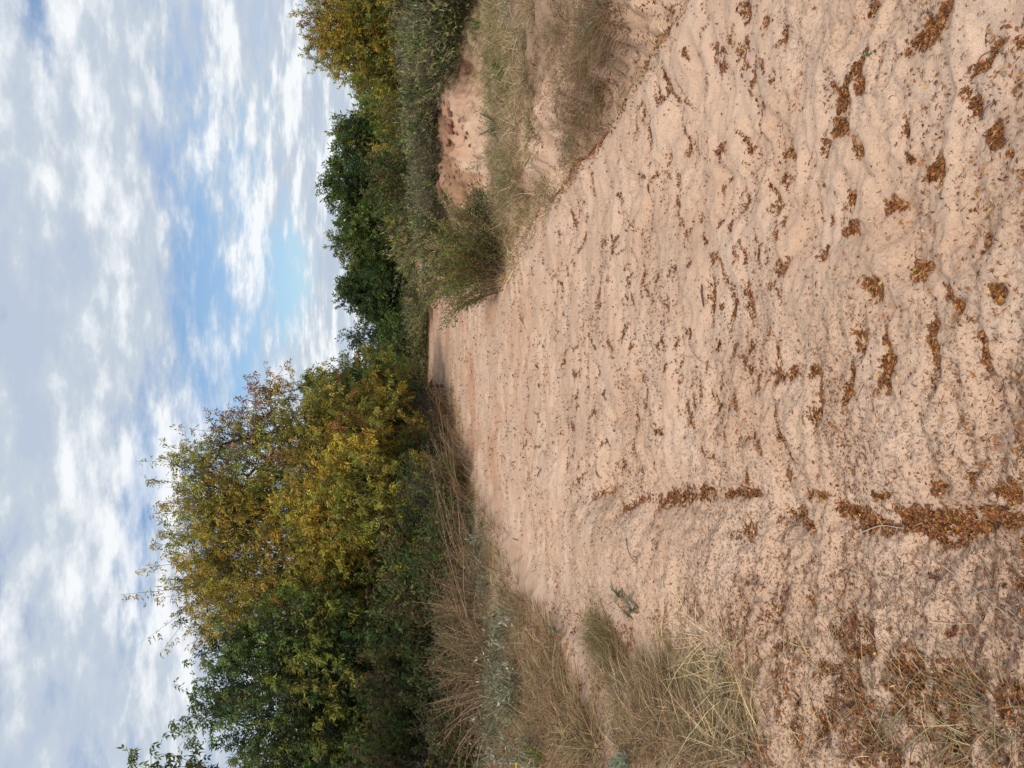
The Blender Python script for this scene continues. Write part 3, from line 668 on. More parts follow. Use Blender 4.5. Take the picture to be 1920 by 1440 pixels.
field('brown_weed', 'dry_weed', 'low dead tangled weed on the right bank', 'weed', 'dead weeds on the right bank',
      [(1110, 40), (1130, 80), (1100, 120), (1085, 165), (1120, 170), (1105, 205), (1090, 235), (1075, 280), (1140, 60), (1060, 60), (1065, 190), (990, 140), (975, 330), (945, 400), (870, 60), (880, 140)], .14, .32, 21)
field('broom_brush', 'low_brush', 'ragged olive brush beside the leaning bush', 'shrub', 'ragged brush by the leaning bush', [(905, 395), (890, 420), (915, 440), (875, 450), (930, 455), (880, 480), (865, 500), (925, 420)], .35, .7, 12)
# the feature bush where the path narrows
def feature_bush():
    x, y, z = ground(np.array([938.]), np.array([478.])); x, y, z = float(x[0]), float(y[0]), float(z[0])
    root = link('willow_bush', None, loc=(x, y, z)); root.scale = (.8, .8, .85); tag(root, 'tall yellow green wispy bush leaning over the right edge of the path', 'bush')
    st, lf = leafy_shrub(501, 1.7, 1.2, [(.22, .21, .05), (.17, .18, .045), (.28, .24, .08), (.12, .14, .04), (.28, .20, .10)], 70, 8500, .085, .020, stemc=(.18, .15, .08), flop=.75, low=.06, droop=-.2, amt=.3, spread=.42)
    tag(link('stems', st.mesh('bush_stems', M_BARK), root), kind='stuff'); tag(link('foliage', lf.mesh('bush_foliage', M_LEAF), root), kind='stuff')
    x, y, z = ground(np.array([938.]), np.array([520.]))
    root = link('willow_bush', None, loc=(float(x[0]), float(y[0]), float(z[0]))); tag(root, 'small bush with bare brown stems at the very corner of the path', 'bush')
    st, lf = leafy_shrub(502, 1.0, .65, [(.10, .11, .025), (.13, .12, .035), (.22, .12, .05)], 40, 2600, .06, .015, stemc=(.13, .085, .055), flop=.45, low=.25, droop=-.3, spread=.35)
    tag(link('stems', st.mesh('bush_stems', M_BARK), root), kind='stuff'); tag(link('foliage', lf.mesh('bush_foliage', M_LEAF), root), kind='stuff')
feature_bush()

# ------------------------------------------------------------------ grass cover sampled inside outlines on the ground
def in_poly(px, py, poly):
    c = np.zeros(len(px), bool); n = len(poly)
    for i in range(n):
        x0, y0 = poly[i]; x1, y1 = poly[(i + 1) % n]
        cond = ((y0 > py) != (y1 > py)) & (px < (x1 - x0) * (py - y0) / (y1 - y0 + 1e-12) + x0); c ^= cond
    return c
def samp(poly, n, r):
    P = np.array(poly, float); lo = P.min(0); hi = P.max(0); out = []
    tot = 0
    while tot < n:
        a = r.uniform(lo, hi, (n * 2, 2)); a = a[in_poly(a[:, 0], a[:, 1], poly)]; out.append(a); tot += len(a)
    return np.concatenate(out)[:n]
grass = Buf()
def cover(poly, n_tuft, per, h, cols, lie=.6, width=.005, seed=0, spread=.09, nseg=2, clump=0.0):
    r = np.random.default_rng(seed); p = samp(poly, n_tuft, r)
    x, y, z = ground(p[:, 0], p[:, 1])
    if clump:
        keep = fbm(x / .5, y / .5, seed, 2) > clump - 1; x, y, z = x[keep], y[keep], z[keep]
    n = len(x) * per; q = np.repeat(np.arange(len(x)), per); d = np.hypot(x, y)[q]
    ang = r.uniform(0, 2 * np.pi, n); out = np.stack([np.cos(ang), np.sin(ang), 0 * ang], 1)
    base = np.stack([x[q], y[q], z[q] - .01], 1) + out * (spread * r.random(n) ** .7)[:, None]
    tl = .35 * r.normal(size=(len(x), 3)) * np.array([1, 1, .1])
    dr = unit(out * lie * r.random((n, 1)) * 1.6 + np.array([0, 0, 1.0]) + tl[q] + .2 * r.normal(size=(n, 3)))
    dr[:, 2] = np.abs(dr[:, 2]) * (1 - .5 * lie * r.random(n)) + .03; dr = unit(dr)
    L = h * r.uniform(.35, 1.2, n) * (0.7 + .6 * r.random(len(x)))[q]
    bend = (out * .5 + .4 * r.normal(size=(n, 3))) * (L * .6)[:, None] * np.array([1, 1, .05])
    bend[:, 2] -= np.minimum(L * .5 * r.random(n), L * dr[:, 2] * .85)
    w = np.maximum(width * r.uniform(.5, 1.3, n), d * 0.00032)
    tc = pick(cols, [1] * len(cols), len(x), r)
    blades(grass, base, dr, L, w, bend, jit(tc[q], n, .34, .07, r), nseg, r)
V1 = [(858, 960), (880, 900), (905, 940), (935, 1000), (950, 1040), (985, 1120), (1040, 1180), (1085, 1290), (1125, 1375), (1150, 1440), (850, 1440), (845, 1200)]
cover(V1, 1900, 9, .29, [BRN[1], BRN[0], STRAW[0], STRAW[1], STRAW[3], OLV[2], OLV[1], (.28, .16, .10)], 1.4, .007, 201, clump=.85)
cover([(940, 1120), (985, 1120), (1040, 1180), (1090, 1300), (1130, 1440), (960, 1440)], 600, 11, .20, [BRN[1], STRAW[1], STRAW[3], (.30, .16, .09), OLV[2]], 1.0, .006, 202, clump=.8)
cover([(850, 1000), (900, 940), (930, 1010), (985, 1140), (960, 1440), (850, 1440)], 700, 8, .30, [OLV[2], SILV[0], OLV[1]], .5, .005, 203)
V2 = [(1100, 1165), (1160, 1185), (1175, 1260), (1250, 1130), (1310, 1180), (1400, 1260), (1460, 1440), (1165, 1440), (1120, 1330)]
cover(V2, 560, 9, .20, [STRAW[0], STRAW[2], STRAW[1], OLV[2], BRN[1]], 1.9, .0045, 204, clump=.9, nseg=3)
cover([(1150, 1250), (1250, 1260), (1330, 1330), (1400, 1440), (1160, 1440)], 380, 12, .20, [STRAW[1], OLV[2], STRAW[3], BRN[1], BRN[0]], 1.5, .0045, 205, nseg=3)
cover([(1095, 1160), (1145, 1170), (1175, 1235), (1150, 1270), (1115, 1220)], 170, 14, .20, [OLV[1], OLV[0], STRAW[3]], .6, .0035, 206)
cover([(1270, 1200), (1350, 1180), (1400, 1300), (1440, 1430), (1330, 1430)], 130, 8, .26, [STRAW[2], STRAW[0]], 1.0, .004, 207, nseg=3)
cover([(1700, 1230), (1920, 1290), (1920, 1440), (1680, 1440)], 60, 12, .16, [STRAW[1], STRAW[3], OLV[2], STRAW[0]], 1.0, .003, 208, nseg=3)
cover([(1400, 1130), (1660, 1190), (1700, 1440), (1380, 1440)], 120, 5, .16, [STRAW[0], STRAW[3], STRAW[2]], 1.3, .003, 209, nseg=3)
cover([(1000, 1050), (1100, 1080), (1200, 1130), (1150, 1160), (1050, 1150)], 60, 7, .14, [STRAW[3], BRN[1]], .9, .004, 210)
cover([(850, 720), (862, 760), (880, 850), (900, 930), (862, 960), (832, 760)], 260, 10, .32, [OLV[2], STRAW[1], STRAW[3]], .5, .008, 211)
R1 = [(880, 0), (1005, -10), (1000, 100), (1012, 250), (1000, 330), (1065, 340), (1010, 425), (960, 520), (945, 540), (930, 480), (915, 410), (935, 300), (905, 190), (880, 90)]
cover(R1, 1500, 9, .27, [STRAW[1], STRAW[3], OLV[2], OLV[1], STRAW[0], STRAW[2]], .8, .0065, 212, clump=.8)
cover([(880, 0), (960, 0), (960, 300), (1000, 400), (940, 480), (905, 190)], 500, 10, .30, [OLV[0], OLV[1], BRG[1]], .5, .005, 213, clump=.8)
cover([(1000, 0), (1060, 0), (1070, 200), (1075, 330), (1010, 330)], 130, 9, .16, [STRAW[1], STRAW[3], BRN[0], OLV[2]], 1.0, .005, 219)
cover([(1085, 0), (1165, -10), (1150, 90), (1125, 200), (1140, 235), (1080, 330), (1065, 240), (1075, 120)], 420, 12, .22, [BRN[1], STRAW[3], STRAW[1], BRN[0]], .8, .004, 214)
cover([(1230, 20), (1290, 0), (1240, 110), (1150, 240), (1100, 310), (1140, 200)], 60, 10, .15, [STRAW[0], STRAW[2]], .9, .003, 215)
cover([(845, 430), (950, 480), (945, 545), (900, 560), (850, 560)], 260, 10, .25, [STRAW[3], OLV[1], STRAW[1]], .6, .006, 216)
cover([(835, 400), (860, 240), (870, 150), (840, 140), (825, 300)], 120, 8, .22, [STRAW[3], BRN[1]], .7, .006, 217)
cover([(800, 560), (835, 545), (900, 545), (880, 580), (820, 620)], 90, 6, .12, [BRN[1], STRAW[3]], .7, .007, 218)
tag(link('dry_grass', grass.mesh('dry_grass', M_STRAW)), 'dry straw and olive grass covering both verges of the sandy path', 'grass', kind='stuff')

# ------------------------------------------------------------------ fallen leaflets, chaff and twig bits
LITC = [(.25, .095, .03), (.34, .15, .04), (.19, .068, .025), (.50, .30, .12), (.12, .05, .027), (.33, .11, .035)]
lit = Buf()
def put_leaflets(x, y, size, r, cols=LITC, wts=(3, 3, 2.4, 1.0, 2.2, 1.5), pile=0.007, ratio=.42):
    n = len(x); far = sm(4, 12, y); z = H(x, y) + .002 + .0022 * np.maximum(y - 3.5, 0) + pile * r.random(n)
    ax = unit(r.normal(size=(n, 3)) * np.stack([1 + 0 * far, 1 + 0 * far, .35 + .3 * far], 1)); nr = unit(np.array([0, 0, 1.0]) + (.42 + .9 * far)[:, None] * r.normal(size=(n, 3)))
    L = size * np.clip(r.lognormal(-.1, .33, n), .35, 2.0)
    b = np.stack([x, y, z], 1) - ax * (L / 2)[:, None]
    leaflets(lit, b, ax, nr, L, L * ratio * r.uniform(.7, 1.3, n), jit(pick(cols, wts, n, r), n, .22, .06, r), .35)
r_ = np.random.default_rng(404)
for (x0, y0, iA, A, n) in CW:
    dist = y0; sz = .0165 if dist < 4 else .018 + .0025 * (dist - 4)
    nn = int(n * 2.3)
    a = r_.uniform(0, 2 * np.pi, nn); q = r_.random(nn) ** .6 * (1 + .12 * r_.normal(size=nn))
    wob = 1 + .25 * np.sin(3 * a + x0 * 9) + .15 * np.sin(5 * a + y0 * 7)
    u = np.cos(a) * q * wob; v = np.sin(a) * q * wob
    xx = x0 + A[0, 0] * u + A[0, 1] * v; yy = y0 + A[1, 0] * u + A[1, 1] * v; kk = fbm(xx / .045, yy / .03, 411, 2) > -.12 - .5 * (1 - q)
    put_leaflets(xx[kk], yy[kk], sz, r_)
# many short drifts caught in prints over the middle of the path
rd = np.random.default_rng(88)
for i in range(270):
    cx = rd.uniform(960, 1460); cy = rd.uniform(60, 900)
    if cy < 545 - (cx - 940) * 1.47 + 40: continue
    hl = rd.uniform(7, 22) * (.6 + .5 * (cx - 960) / 500); hw = rd.uniform(1.6, 3.4) * (.55 + .8 * (cx - 960) / 500); tl = rd.normal() * .18
    nn = int(rd.uniform(14, 58)); u = rd.normal(size=nn) * .55; v = rd.normal(size=nn) * .55
    x, y = pix(cx + hw * v - hl * u * tl + 2.0 * np.sin(u * 2.2 + i), cy + hl * u); y0 = float(y.mean())
    put_leaflets(x, y, .018 + .0018 * max(y0 - 4, 0), rd, pile=.004, wts=(3, 2, 3, .5, 3, 2))
# smaller drifts in the troughs of the sand everywhere on the path
PATH = [(770, 645), (800, 560), (870, 552), (945, 548), (1000, 435), (1080, 345), (1150, 255), (1240, 105), (1300, -20), (1930, -20), (1930, 1450), (1500, 1450), (1400, 1300), (1250, 1150),
        (1060, 1165), (1000, 1100), (950, 1000), (880, 870), (832, 770), (815, 700)]
p = samp(PATH, 210000, r_); x, y = pix(p[:, 0], p[:, 1])
rp = ripples(x, y); pt = fbm(x / .9, y / .9, 300, 3)
pv, ph = pits(x, y); pv2, ph2 = pits(x, y, .34, .68, 930, .6, 2.0)
full = np.maximum(sm(.45, .8, pv) * (ph < .22), sm(.5, .8, pv2) * (ph2 < .5))
acc = full * (.25 + .75 * sm(-.45, .30, pt + .35 * sm(5, 9, y))) * (0.30 + 0.70 * sm(3.2, 5.5, y)) * (1 - .75 * sm(9, 26, y)) + .04 * sm(-.3, -.6, rp)
k = r_.random(len(x)) < acc * .5
put_leaflets(x[k], y[k], np.clip(.014 + .0019 * np.maximum(y[k] - 3, 0), 0, .09), r_, pile=.006)
# scattered singles
p = samp(PATH, 6500, r_); p = p[(p[:, 1] > 480 + 120 * r_.normal(size=len(p))) | (p[:, 0] < 1350) | (r_.random(len(p)) < .3)]; x, y = pix(p[:, 0], p[:, 1])
put_leaflets(x, y, np.clip(.014 + .0016 * np.maximum(y - 3, 0), 0, .07), r_, pile=.003)
p = samp([(775, 650), (800, 560), (870, 552), (945, 548), (1080, 400), (1300, 500), (1300, 900), (1100, 1050), (950, 1000), (880, 870), (832, 770)], 11000, r_); x, y = pix(p[:, 0], p[:, 1])
kk = fbm(x / .7, y / .5, 337, 4) > .08
put_leaflets(x[kk], y[kk], np.clip(.012 + .0022 * np.maximum(y[kk] - 3, 0), 0, .06), r_, pile=.003, wts=(3, 2, 3, .8, 4, 2))
# leaf band against the right rim and on the left verge
t = r_.random(5200); rx = np.interp(t, [0, .25, .45, .7, 1], [1262, 1130, 1060, 985, 925]); ry = np.interp(t, [0, .25, .45, .7, 1], [30, 250, 335, 430, 545])
x, y = pix(rx + 11 * r_.normal(size=5200), ry + 8 * r_.normal(size=5200)); kk = fbm(x / .4, y / .4, 333, 2) > -.05
put_leaflets(x[kk], y[kk], .022 + .001 * y[kk], r_, pile=.02)
p = samp([(1250, 1130), (1380, 1080), (1500, 1120), (1700, 1200), (1920, 1300), (1920, 1440), (1180, 1440), (1120, 1330), (1180, 1200)], 19000, r_); x, y = pix(p[:, 0], p[:, 1])
kk = fbm(x / .22, y / .22, 334, 3) > -.02
put_leaflets(x[kk], y[kk], .0165, r_, pile=.012)
p = samp([(985, 1120), (1040, 1130), (1200, 1180), (1150, 1300), (1150, 1440), (900, 1440), (900, 1150)], 3500, r_); x, y = pix(p[:, 0], p[:, 1])
put_leaflets(x, y, .03, r_, pile=.02)
p = samp([(1000, -10), (1290, -10), (1240, 100), (1150, 250), (1080, 340), (1000, 430), (960, 520), (940, 480), (1000, 330)], 6500, r_); x, y, z_ = ground(p[:, 0], p[:, 1])
kk = fbm(x / .35, y / .2, 336, 3) > .0
put_leaflets(x[kk], y[kk], .024, r_, pile=.01, wts=(3, 2, 3, .6, 4, 1.5))
tag(link('leaf_litter', lit.mesh('leaf_litter', M_LITTER)), 'drifts of small rust and amber leaflets caught in the hollows of the sand', 'fallen leaves', kind='stuff')

ch = Buf()
p = samp(PATH, 60000, r_); x, y = pix(p[:, 0], p[:, 1])
dn = 0.07 + 0.75 * sm(450, 950, p[:, 1]) * sm(1000, 1350, p[:, 0]) + .3 * sm(1250, 950, p[:, 0])
kk = r_.random(len(x)) < dn * (0.55 + .9 * sm(-.3, .4, fbm(x / .3, y / .3, 555, 3))); x, y = x[kk], y[kk]
p = samp([(1180, 1130), (1400, 1040), (1920, 1060), (1920, 1440), (1180, 1440)], 9000, r_); x2, y2 = pix(p[:, 0], p[:, 1]); x = np.r_[x, x2]; y = np.r_[y, y2]
p = samp([(880, -10), (1290, -10), (1240, 100), (1150, 250), (1080, 340), (1000, 430), (960, 520), (900, 420), (835, 400), (828, 200)], 12000, r_); x2, y2, z_ = ground(p[:, 0], p[:, 1]); x = np.r_[x, x2]; y = np.r_[y, y2]
n = len(x); a = r_.uniform(0, 2 * np.pi, n); dr = np.stack([np.cos(a), np.sin(a), r_.normal(size=n) * .18], 1); dr = unit(dr)
L = np.clip(r_.lognormal(-4.75, .6, n), .003, .05) * (1 + .10 * np.maximum(y - 3, 0)); w = np.maximum(.0022 * r_.uniform(.4, 2.0, n), y * .0005)
z = H(x, y) + .004 + .002 * np.maximum(y - 3.5, 0)
bn = r_.normal(size=(n, 3)) * (L * .25)[:, None]; bn[:, 2] *= .3
blades(ch, np.stack([x, y, z], 1), dr, L, w, bn, jit(pick([(.17, .10, .06), (.23, .145, .09), (.30, .19, .12), (.10, .062, .04), (.27, .12, .06), (.48, .38, .25)], [3, 3, 3, 1.2, 3, .8], n, r_), n, .25, .05, r_), 1, r_, .5)
tag(link('plant_chaff', ch.mesh('plant_chaff', M_STRAW)), 'fine dark crumbs of stems and chaff scattered over the sand', 'plant debris', kind='stuff')

# ------------------------------------------------------------------ individual straws, twigs, dead leaves, sprigs, stones
def polyline(px, lift=.008):
    P = np.array(px, float); x, y, z = ground(P[:, 0], P[:, 1]); return np.stack([x, y, z + lift], 1)
def smooth_line(P, k=4):
    out = []
    for i in range(len(P) - 1):
        a = P[max(i - 1, 0)]; b = P[i]; c = P[i + 1]; d = P[min(i + 2, len(P) - 1)]
        for j in range(k):
            t = j / k; out.append(.5 * ((2 * b) + (c - a) * t + (2 * a - 5 * b + 4 * c - d) * t * t + (-a + 3 * b - 3 * c + d) * t ** 3))
    out.append(P[-1]); return np.array(out)
def stick(name, label, cat, pts, rad, col, group=None, forks=(), lift=.008):
    b = Buf()
    for k, pl_ in enumerate([pts] + list(forks)):
        P = smooth_line(polyline(pl_, lift)); P[:, 2] += .006 * np.sin(np.linspace(0, math.pi, len(P)))
        if k == 0: o0 = P[0].copy()
        P = P - o0; n = len(P) - 1; rr = rad * np.linspace(1, .45, n + 1) * (1 if k == 0 else .6)
        tubes(b, P[:-1], P[1:], rr[:-1], rr[1:], jit(col, n, .08, .02), 6)
    return tag(link(name, b.mesh(name, M_STRAW, True), loc=o0), label, cat, group)
PALE = (.62, .52, .36); GREY = (.26, .24, .22); BRNT = (.16, .11, .08)
stick('straw', 'long pale straw slanting past the dark red curled leaf down to the picture corner', 'straw', [(1772, 1060), (1830, 1100), (1880, 1140), (1935, 1190)], .0016, PALE)
stick('straw', 'pale curved straw lying just above the rust brown curled leaf', 'straw', [(1755, 1166), (1790, 1170), (1832, 1168)], .0016, PALE)
stick('twig', 'grey straight twig lying across the leaf pieces near the left front', 'twig', [(1820, 1118), (1850, 1108), (1878, 1104)], .0022, (.34, .30, .26))
stick('twig', 'forked pale grey twig over the litter beside the light patch of sand', 'twig', [(1452, 1015), (1490, 985), (1530, 960)], .0024, GREY, forks=[[(1452, 1015), (1500, 1012), (1550, 1014)], [(1490, 985), (1480, 1003)]])
stick('straw', 'thin pale forked straw lying alone on the middle of the path', 'straw', [(1293, 645), (1312, 672), (1336, 690)], .0028, (.42, .30, .20), forks=[[(1312, 672), (1290, 668), (1268, 664)]])
stick('stem', 'yellow dry grass head spread over a drift at the centre left of the sand', 'grass head', [(1462, 830), (1490, 825), (1505, 805), (1498, 770)], .0013, (.55, .44, .20), forks=[[(1505, 805), (1480, 790)], [(1505, 805), (1515, 790)], [(1490, 825), (1458, 822)], [(1505, 805), (1510, 845)], [(1490, 828), (1466, 845)]])
stick('twig', 'dark curved twig standing on the sand near the front right corner', 'twig', [(1846, 225), (1858, 200), (1880, 188)], .0015, BRNT)
stick('twig', 'arched brown stem beside the leaf strip near the front right', 'twig', [(1832, 132), (1848, 105), (1872, 95), (1888, 102)], .0018, BRNT)
stick('straw', 'short white straw above the round drift right of centre', 'straw', [(1628, 418), (1644, 415)], .0018, (.68, .60, .46))
stick('straw', 'pale straws crossing left of the rounded leaf drift', 'straw', [(1633, 496), (1655, 502), (1685, 512)], .0014, PALE)
stick('straw', 'short pale straw touching the left rim of the rounded leaf drift', 'straw', [(1655, 520), (1685, 518)], .0014, PALE)
stick('straw', 'lone pale straw on the bare sand left of the two crossing ones', 'straw', [(1555, 524), (1585, 530)], .0014, PALE)
stick('stem', 'pale stem leaning out of the rounded leaf drift', 'stem', [(1592, 586), (1618, 556), (1642, 533)], .0016, (.45, .33, .22))
stick('straw', 'long thin straw crossing the bare sand above the bottom grass', 'straw', [(1700, 1100), (1712, 1120), (1670, 1150)], .0013, (.48, .40, .28))
stick('twig', 'dark slender twig slanting through the left front litter', 'twig', [(1620, 1155), (1650, 1200), (1690, 1245)], .0018, BRNT)
stick('straw', 'bright straw bundle fanned above the front left grass tuft', 'straw', [(1712, 1235), (1740, 1265), (1780, 1290)], .0018, PALE, forks=[[(1735, 1262), (1760, 1300), (1800, 1330)], [(1740, 1268), (1790, 1275)]])
stick('straw', 'pale straw ribbon at the lower front edge', 'straw', [(1790, 1410), (1820, 1416), (1850, 1418)], .0022, PALE)
stick('straw', 'bright straws lying over the amber leaf band near the left front', 'straw', [(1620, 998), (1660, 985), (1700, 990), (1735, 980)], .002, (.60, .50, .38), forks=[[(1660, 985), (1650, 965), (1640, 955)], [(1700, 990), (1720, 1000), (1735, 998)]])
stick('twig', 'thin dark branch lying on the left slope of sand', 'twig', [(1175, 1010), (1185, 1040), (1205, 1065)], .004, BRNT)
stick('twig', 'dark twig fallen on the sand below the left shelf', 'twig', [(962, 1010), (985, 1018), (1000, 1018)], .006, (.20, .12, .09), forks=[[(945, 990), (962, 1010)]])
stick('twig', 'thin grey twig poking from the sandy gully wall', 'twig', [(1118, 225), (1140, 205), (1152, 195)], .003, (.35, .28, .22))
rs = np.random.default_rng(9)
for i in range(60):       # short straws of the left front, nothing tells them apart
    px, py = rs.uniform(1450, 1900), rs.uniform(1050, 1430); a = rs.uniform(0.2, 1.3); L = rs.uniform(14, 55)
    stick('straw', 'thin dry straw strewn over the litter of the left front', 'straw', [(px, py), (px + L * .5 * math.cos(a) + rs.normal() * 3, py + L * .5 * math.sin(a)), (px + L * math.cos(a), py + L * math.sin(a))],
          .0011, pick([PALE, (.45, .35, .24), (.34, .27, .20)], [2, 2, 1], 1, rs)[0], group='thin straws strewn over the left front')
def curled_leaf(label, px, length, width, rot, col, twist=1.5):
    """a shrivelled feather-like leaf: rows of curled leaflets on a midrib"""
    x, y, z = ground(np.array([px[0]]), np.array([px[1]])); b = Buf(); r = np.random.default_rng(int(px[0])); n = 14
    t = np.repeat(np.linspace(0, 1, n), 2); s = np.tile([-1., 1.], n); c, s_ = math.cos(rot), math.sin(rot)
    base = np.stack([(t - .5) * length, .0 * t, .010 + .006 * np.sin(t * 9)], 1)
    ax = np.stack([.55 + 0 * t, s * 1.0, .6 * np.cos(t * 7 * twist)], 1) + .15 * r.normal(size=(2 * n, 3))
    R = np.array([[c, -s_, 0], [s_, c, 0], [0, 0, 1]]); base = base @ R.T; ax = unit(ax @ R.T)
    nr = unit(np.array([0, 0, 1.]) + .3 * r.normal(size=(2 * n, 3)))
    leaflets(b, base, ax, nr, np.full(2 * n, width) * r.uniform(.7, 1.1, 2 * n), np.full(2 * n, length / n * 2.1), jit(col, 2 * n, .2, .05, r), .5)
    tag(link('dead_leaf', b.mesh('dead_leaf', M_LITTER), loc=(float(x[0]), float(y[0]), float(z[0]) + .002)), label, 'dead leaf')
curled_leaf('dark red curled compound leaf lying under the amber leaf band', (1758, 1085), .055, .016, 1.45, (.15, .045, .028))
curled_leaf('rust brown shrivelled leaf below a pale curved straw', (1795, 1185), .055, .015, -.75, (.20, .07, .03))
curled_leaf('dark red shrivelled leaf at the bottom left corner of the ground', (1895, 1420), .05, .016, .8, (.13, .045, .03))
def broad_leaf(label, pts, col, curl=.012):
    P = polyline(pts, .006); n = len(P); d = unit(np.gradient(P, axis=0)); side = unit(np.cross(d, np.array([[0, 0, 1.]])))
    w = np.sin(np.linspace(.12, math.pi * .97, n)) * np.linalg.norm(P[-1] - P[0]) * .10 * (1 + .25 * np.sin(np.arange(n) * 2.3))
    t = np.linspace(0, 1, n); mid = P.copy(); mid[:, 2] -= .0
    A = P - side * w[:, None]; C = P + side * w[:, None]; A[:, 2] += curl; C[:, 2] += curl
    V = np.stack([A, mid, C], 1).reshape(-1, 3); f = []
    for i in range(n - 1):
        for k in (0, 1): f.append([3 * i + k, 3 * i + k + 1, 3 * i + k + 4, 3 * i + k + 3])
    b = Buf(); b.add(V - P[0], np.array(f), jit(col, len(V), .08, .03)); tag(link('dead_leaf', b.mesh('dead_leaf', M_LITTER, True), loc=P[0]), label, 'dead leaf')
broad_leaf('mauve brown folded dead leaf lying alone in the middle of the bare sand', [(1317, 533), (1319, 542), (1319, 552), (1320, 562), (1322, 575)], (.13, .065, .05), .006)
def sprig(label, px, h, n, cols, ll, lw, name='seedling', cat='seedling', spread=1.0):
    x, y, z = ground(np.array([px[0]]), np.array([px[1]])); r = np.random.default_rng(int(px[0] * 7 + px[1])); st = Buf(); lf = Buf()
    root = link(name, None, loc=(float(x[0]), float(y[0]), float(z[0]))); tag(root, label, cat)
    k = max(3, n // 6); ang = r.uniform(0, 6.28, k); out = np.stack([np.cos(ang), np.sin(ang), 0 * ang], 1) * spread; top = out * h * .6 + np.array([0, 0, h]) * r.uniform(.5, 1, (k, 1))
    tubes(st, np.zeros((k, 3)), top, np.full(k, h * .02 + .0008), np.full(k, .0008), jit(cols[0], k, .1), 4)
    q = r.integers(0, k, n); t = r.uniform(.3, 1, n); p_ = top[q] * t[:, None]; ax = unit(out[q] * .7 + .6 * r.normal(size=(n, 3)) + np.array([0, 0, .2]))
    leaflets(lf, p_, ax, unit(np.array([0, 0, 1.]) + .5 * r.normal(size=(n, 3))), ll * r.uniform(.6, 1.2, n), lw * r.uniform(.7, 1.2, n), jit(pick(cols, [1] * len(cols), n, r), n, .15, .05, r), .25)
    link('stems', st.mesh('stems', M_BARK), root); tag(link('foliage', lf.mesh('foliage', M_LEAF), root), kind='stuff'); return root
sprig('tiny green seedling rising from the right end of a long leaf drift', (1632, 106), .03, 12, [(.10, .15, .04), (.07, .10, .03)], .02, .007)
sprig('small yellow green seedling on the sand between the lower left straws', (1655, 1338), .02, 9, [(.20, .22, .06), (.28, .26, .08)], .018, .010)
sprig('small dark green seedling at the foot of the yellow grass, lower left', (1342, 1300), .05, 10, [(.04, .09, .03)], .04, .018)
sprig('dull green seedling on the bare sand left of the yellow grass', (1362, 1226), .05, 10, [(.07, .10, .04)], .035, .014)
sprig('silvery broad leaved plant lying on the sand in the middle left', (1195, 1150), .16, 26, SILV, .09, .032, 'silverleaf_plant', 'plant', 1.6)
sprig('silvery plant with wide curled leaves at the edge of the lower yellow grass', (1375, 1278), .09, 10, SILV, .07, .03, 'silverleaf_plant', 'plant', 1.2)
sprig('cluster of wide grey green leaves at the left edge of the near grass', (1185, 1418), .15, 24, [(.14, .20, .13), (.22, .27, .20)], .085, .045, 'silverleaf_plant', 'plant', 1.2)
sprig('little silvery plant at the edge of the strip of bare sand', (1052, 1188), .14, 14, [(.12, .18, .12), (.20, .26, .18)], .06, .024, 'silverleaf_plant', 'plant', 1.0)
sprig('pale plant with rolled leaves on the right ledge above the gully', (1107, 22), .09, 9, [(.15, .14, .12), (.30, .28, .24)], .06, .02, 'silverleaf_plant', 'plant', 1.0)
sprig('yellow flowering weed at the left edge beside the silvery plants', (1022, 1418), .30, 60, [(.14, .17, .04), (.22, .22, .05)], .05, .012, 'flowering_weed', 'plant', .8)
def flower(label, px, dist_r, col):
    x, y, z = ground(np.array([px[0] + 12.]), np.array([px[1]])); b = Buf(); n = 9; a = np.arange(n) * 2 * np.pi / n
    root = link('yellow_flower', None, loc=(float(x[0]), float(y[0]), float(z[0]))); tag(root, label, 'flower')
    top = np.array([[0, 0, .26]]); st = Buf(); tubes(st, np.zeros((1, 3)), top, np.array([.003]), np.array([.002]), np.array([[.14, .17, .05]]), 5); link('stem', st.mesh('stem', M_BARK), root)
    leaflets(b, np.repeat(top, n, 0), unit(np.stack([np.cos(a), np.sin(a) - .4, .35 + 0 * a], 1)), np.repeat([[0, -.6, 1.]], n, 0), np.full(n, dist_r), np.full(n, dist_r * .5), jit(col, n, .08), .2)
    link('petals', b.mesh('petals', M_LEAF), root)
flower('bright yellow flower head at the left edge of the verge', (1010, 1432), .035, (.75, .55, .03))
flower('small yellow flower in the grass at the far left edge of the verge', (985, 1400), .02, (.70, .52, .04))
sprig('fresh green weed on the right grassy slope', (905, 45), .3, 120, [(.07, .12, .025), (.10, .15, .03)], .05, .016, 'green_weed', 'plant', .8)
sprig('fresh green weed above the right ledge between dry grass tufts', (945, 135), .22, 90, [(.07, .12, .025)], .05, .016, 'green_weed', 'plant', .9)
sprig('round green weed in the grass near the wispy leaning bush on the right', (958, 335), .22, 110, [(.06, .12, .025), (.09, .14, .03)], .045, .016, 'green_weed', 'plant', 1.0)
sprig('grey green weed beside the sandy bank on the right', (935, 235), .3, 110, [(.10, .13, .07), (.07, .10, .05)], .05, .014, 'green_weed', 'plant', .9)

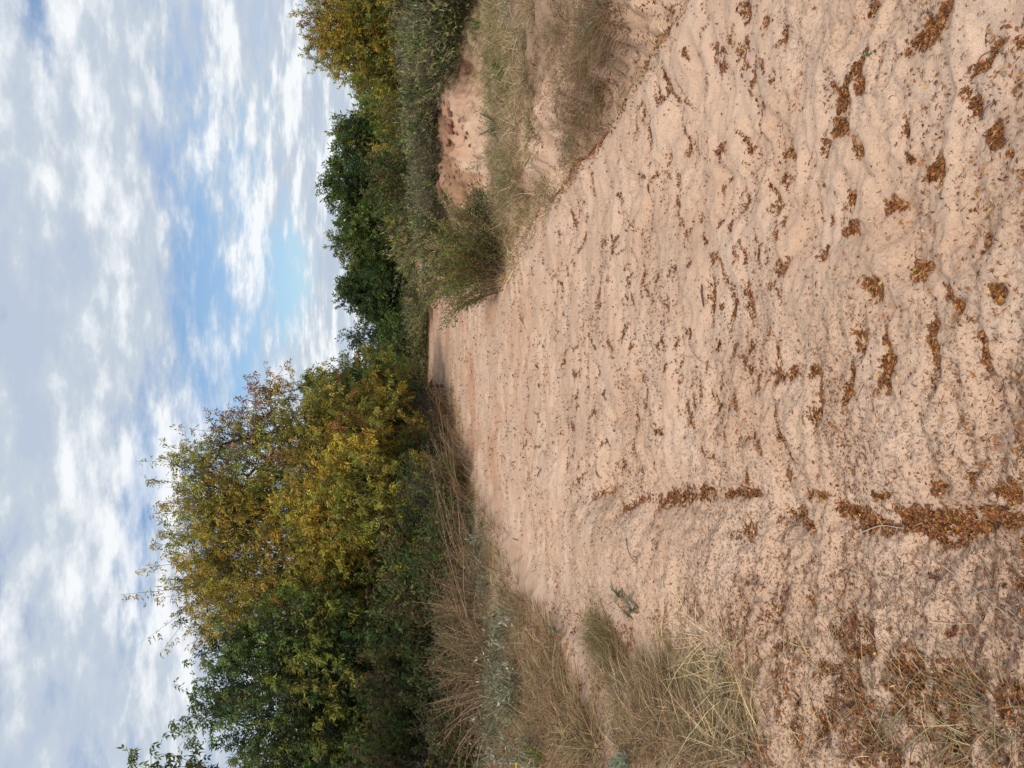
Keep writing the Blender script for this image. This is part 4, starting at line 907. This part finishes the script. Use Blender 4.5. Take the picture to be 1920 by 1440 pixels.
def stone_mesh(seed, angular=.5, col=(.24, .12, .085)):
    r = np.random.default_rng(seed); import bmesh
    bm = bmesh.new(); bmesh.ops.create_icosphere(bm, subdivisions=2, radius=1.0)
    V = np.array([v.co[:] for v in bm.verts])
    for _ in range(10):
        nrm = rvec(1, r)[0]; d = r.uniform(.42, .72); s = V @ nrm; k = s > d; V[k] -= nrm * (s[k] - d)[:, None] * 1.0
    V += .04 * r.normal(size=V.shape); f = np.array([[v.index for v in fc.verts] for fc in bm.faces]); bm.free()
    b = Buf(); b.add(V, f, jit(col, len(V), .1, .03, r)); return b.mesh('stone', M_STONE)
SM = [stone_mesh(700 + i, .5, c) for i, c in enumerate([(.24, .115, .08), (.30, .16, .11), (.20, .10, .075), (.50, .36, .25)])]
def stone(label, px, size, k, sc=(1, 1, .7), group=None, sink=.25, name='stone'):
    x, y, z = ground(np.array([float(px[0])]), np.array([float(px[1])])); r = np.random.default_rng(int(px[0] * 3 + px[1]))
    o = link(name, SM[k], loc=(float(x[0]), float(y[0]), float(z[0]) + size * sc[2] * (1 - sink) * .5)); o.scale = (size * sc[0], size * sc[1], size * sc[2])
    o.rotation_euler = (r.uniform(-.2, .2), r.uniform(-.2, .2), r.uniform(0, 6.28)); tag(o, label, 'stone', group)
stone('blocky dark red stone, the lowest of those on the sandy bank', (850, 243), .13, 0, (1, .8, .8))
stone('square reddish stone at the crest of the sandy bank', (836, 262), .14, 1, (1, .8, .7))
stone('pinkish stone next to the blocky dark red one on the bank', (846, 232), .10, 1)
stone('small dark stone at the right hand top of the sandy bank', (846, 212), .09, 2)
stone('narrow dark red stone at the left top of the sandy bank', (832, 350), .13, 2, (1.3, .6, .8))
stone('whitish stone half buried at the left of the sandy bank', (838, 378), .07, 3)
for q in [tuple(v) for v in np.stack([rs.uniform(822, 880, 26), rs.uniform(190, 345, 26)], 1)] + [(834, 275), (838, 290), (842, 310), (830, 255), (834, 330), (852, 270), (856, 250), (846, 345), (840, 365), (860, 225), (832, 300)]:
    stone('little reddish stone among the rubble on top of the sandy bank', q, rs.uniform(.02, .06), int(rs.integers(0, 4)), (1.1, .9, .7), group='rubble on top of the sandy bank')
for q in [(1118, 42), (1112, 60), (1122, 68), (1108, 72)]:
    stone('small dark red stone loose on the sandy ledge above the right gully', q, .025, 2, group='dark red stones on the right ledge')
stone('red clod at the left edge of the verge between silvery plants', (957, 1122), .06, 1, (1.4, .7, .7))
stone('broken earth lump standing at the far end of the path', (796, 635), .3, 3, (1.5, .6, .8))
stone('low earth lump beside the broken one at the far end of the path', (798, 668), .2, 3, (1.3, .7, .6))
for i in range(14):
    px, py = rs.uniform(1430, 1900), rs.uniform(60, 760)
    stone('small crumb of hardened sand lying on the bare path', (px, py), rs.uniform(.006, .011), 3, group='hard sand crumbs on the path', name='sand_clod')
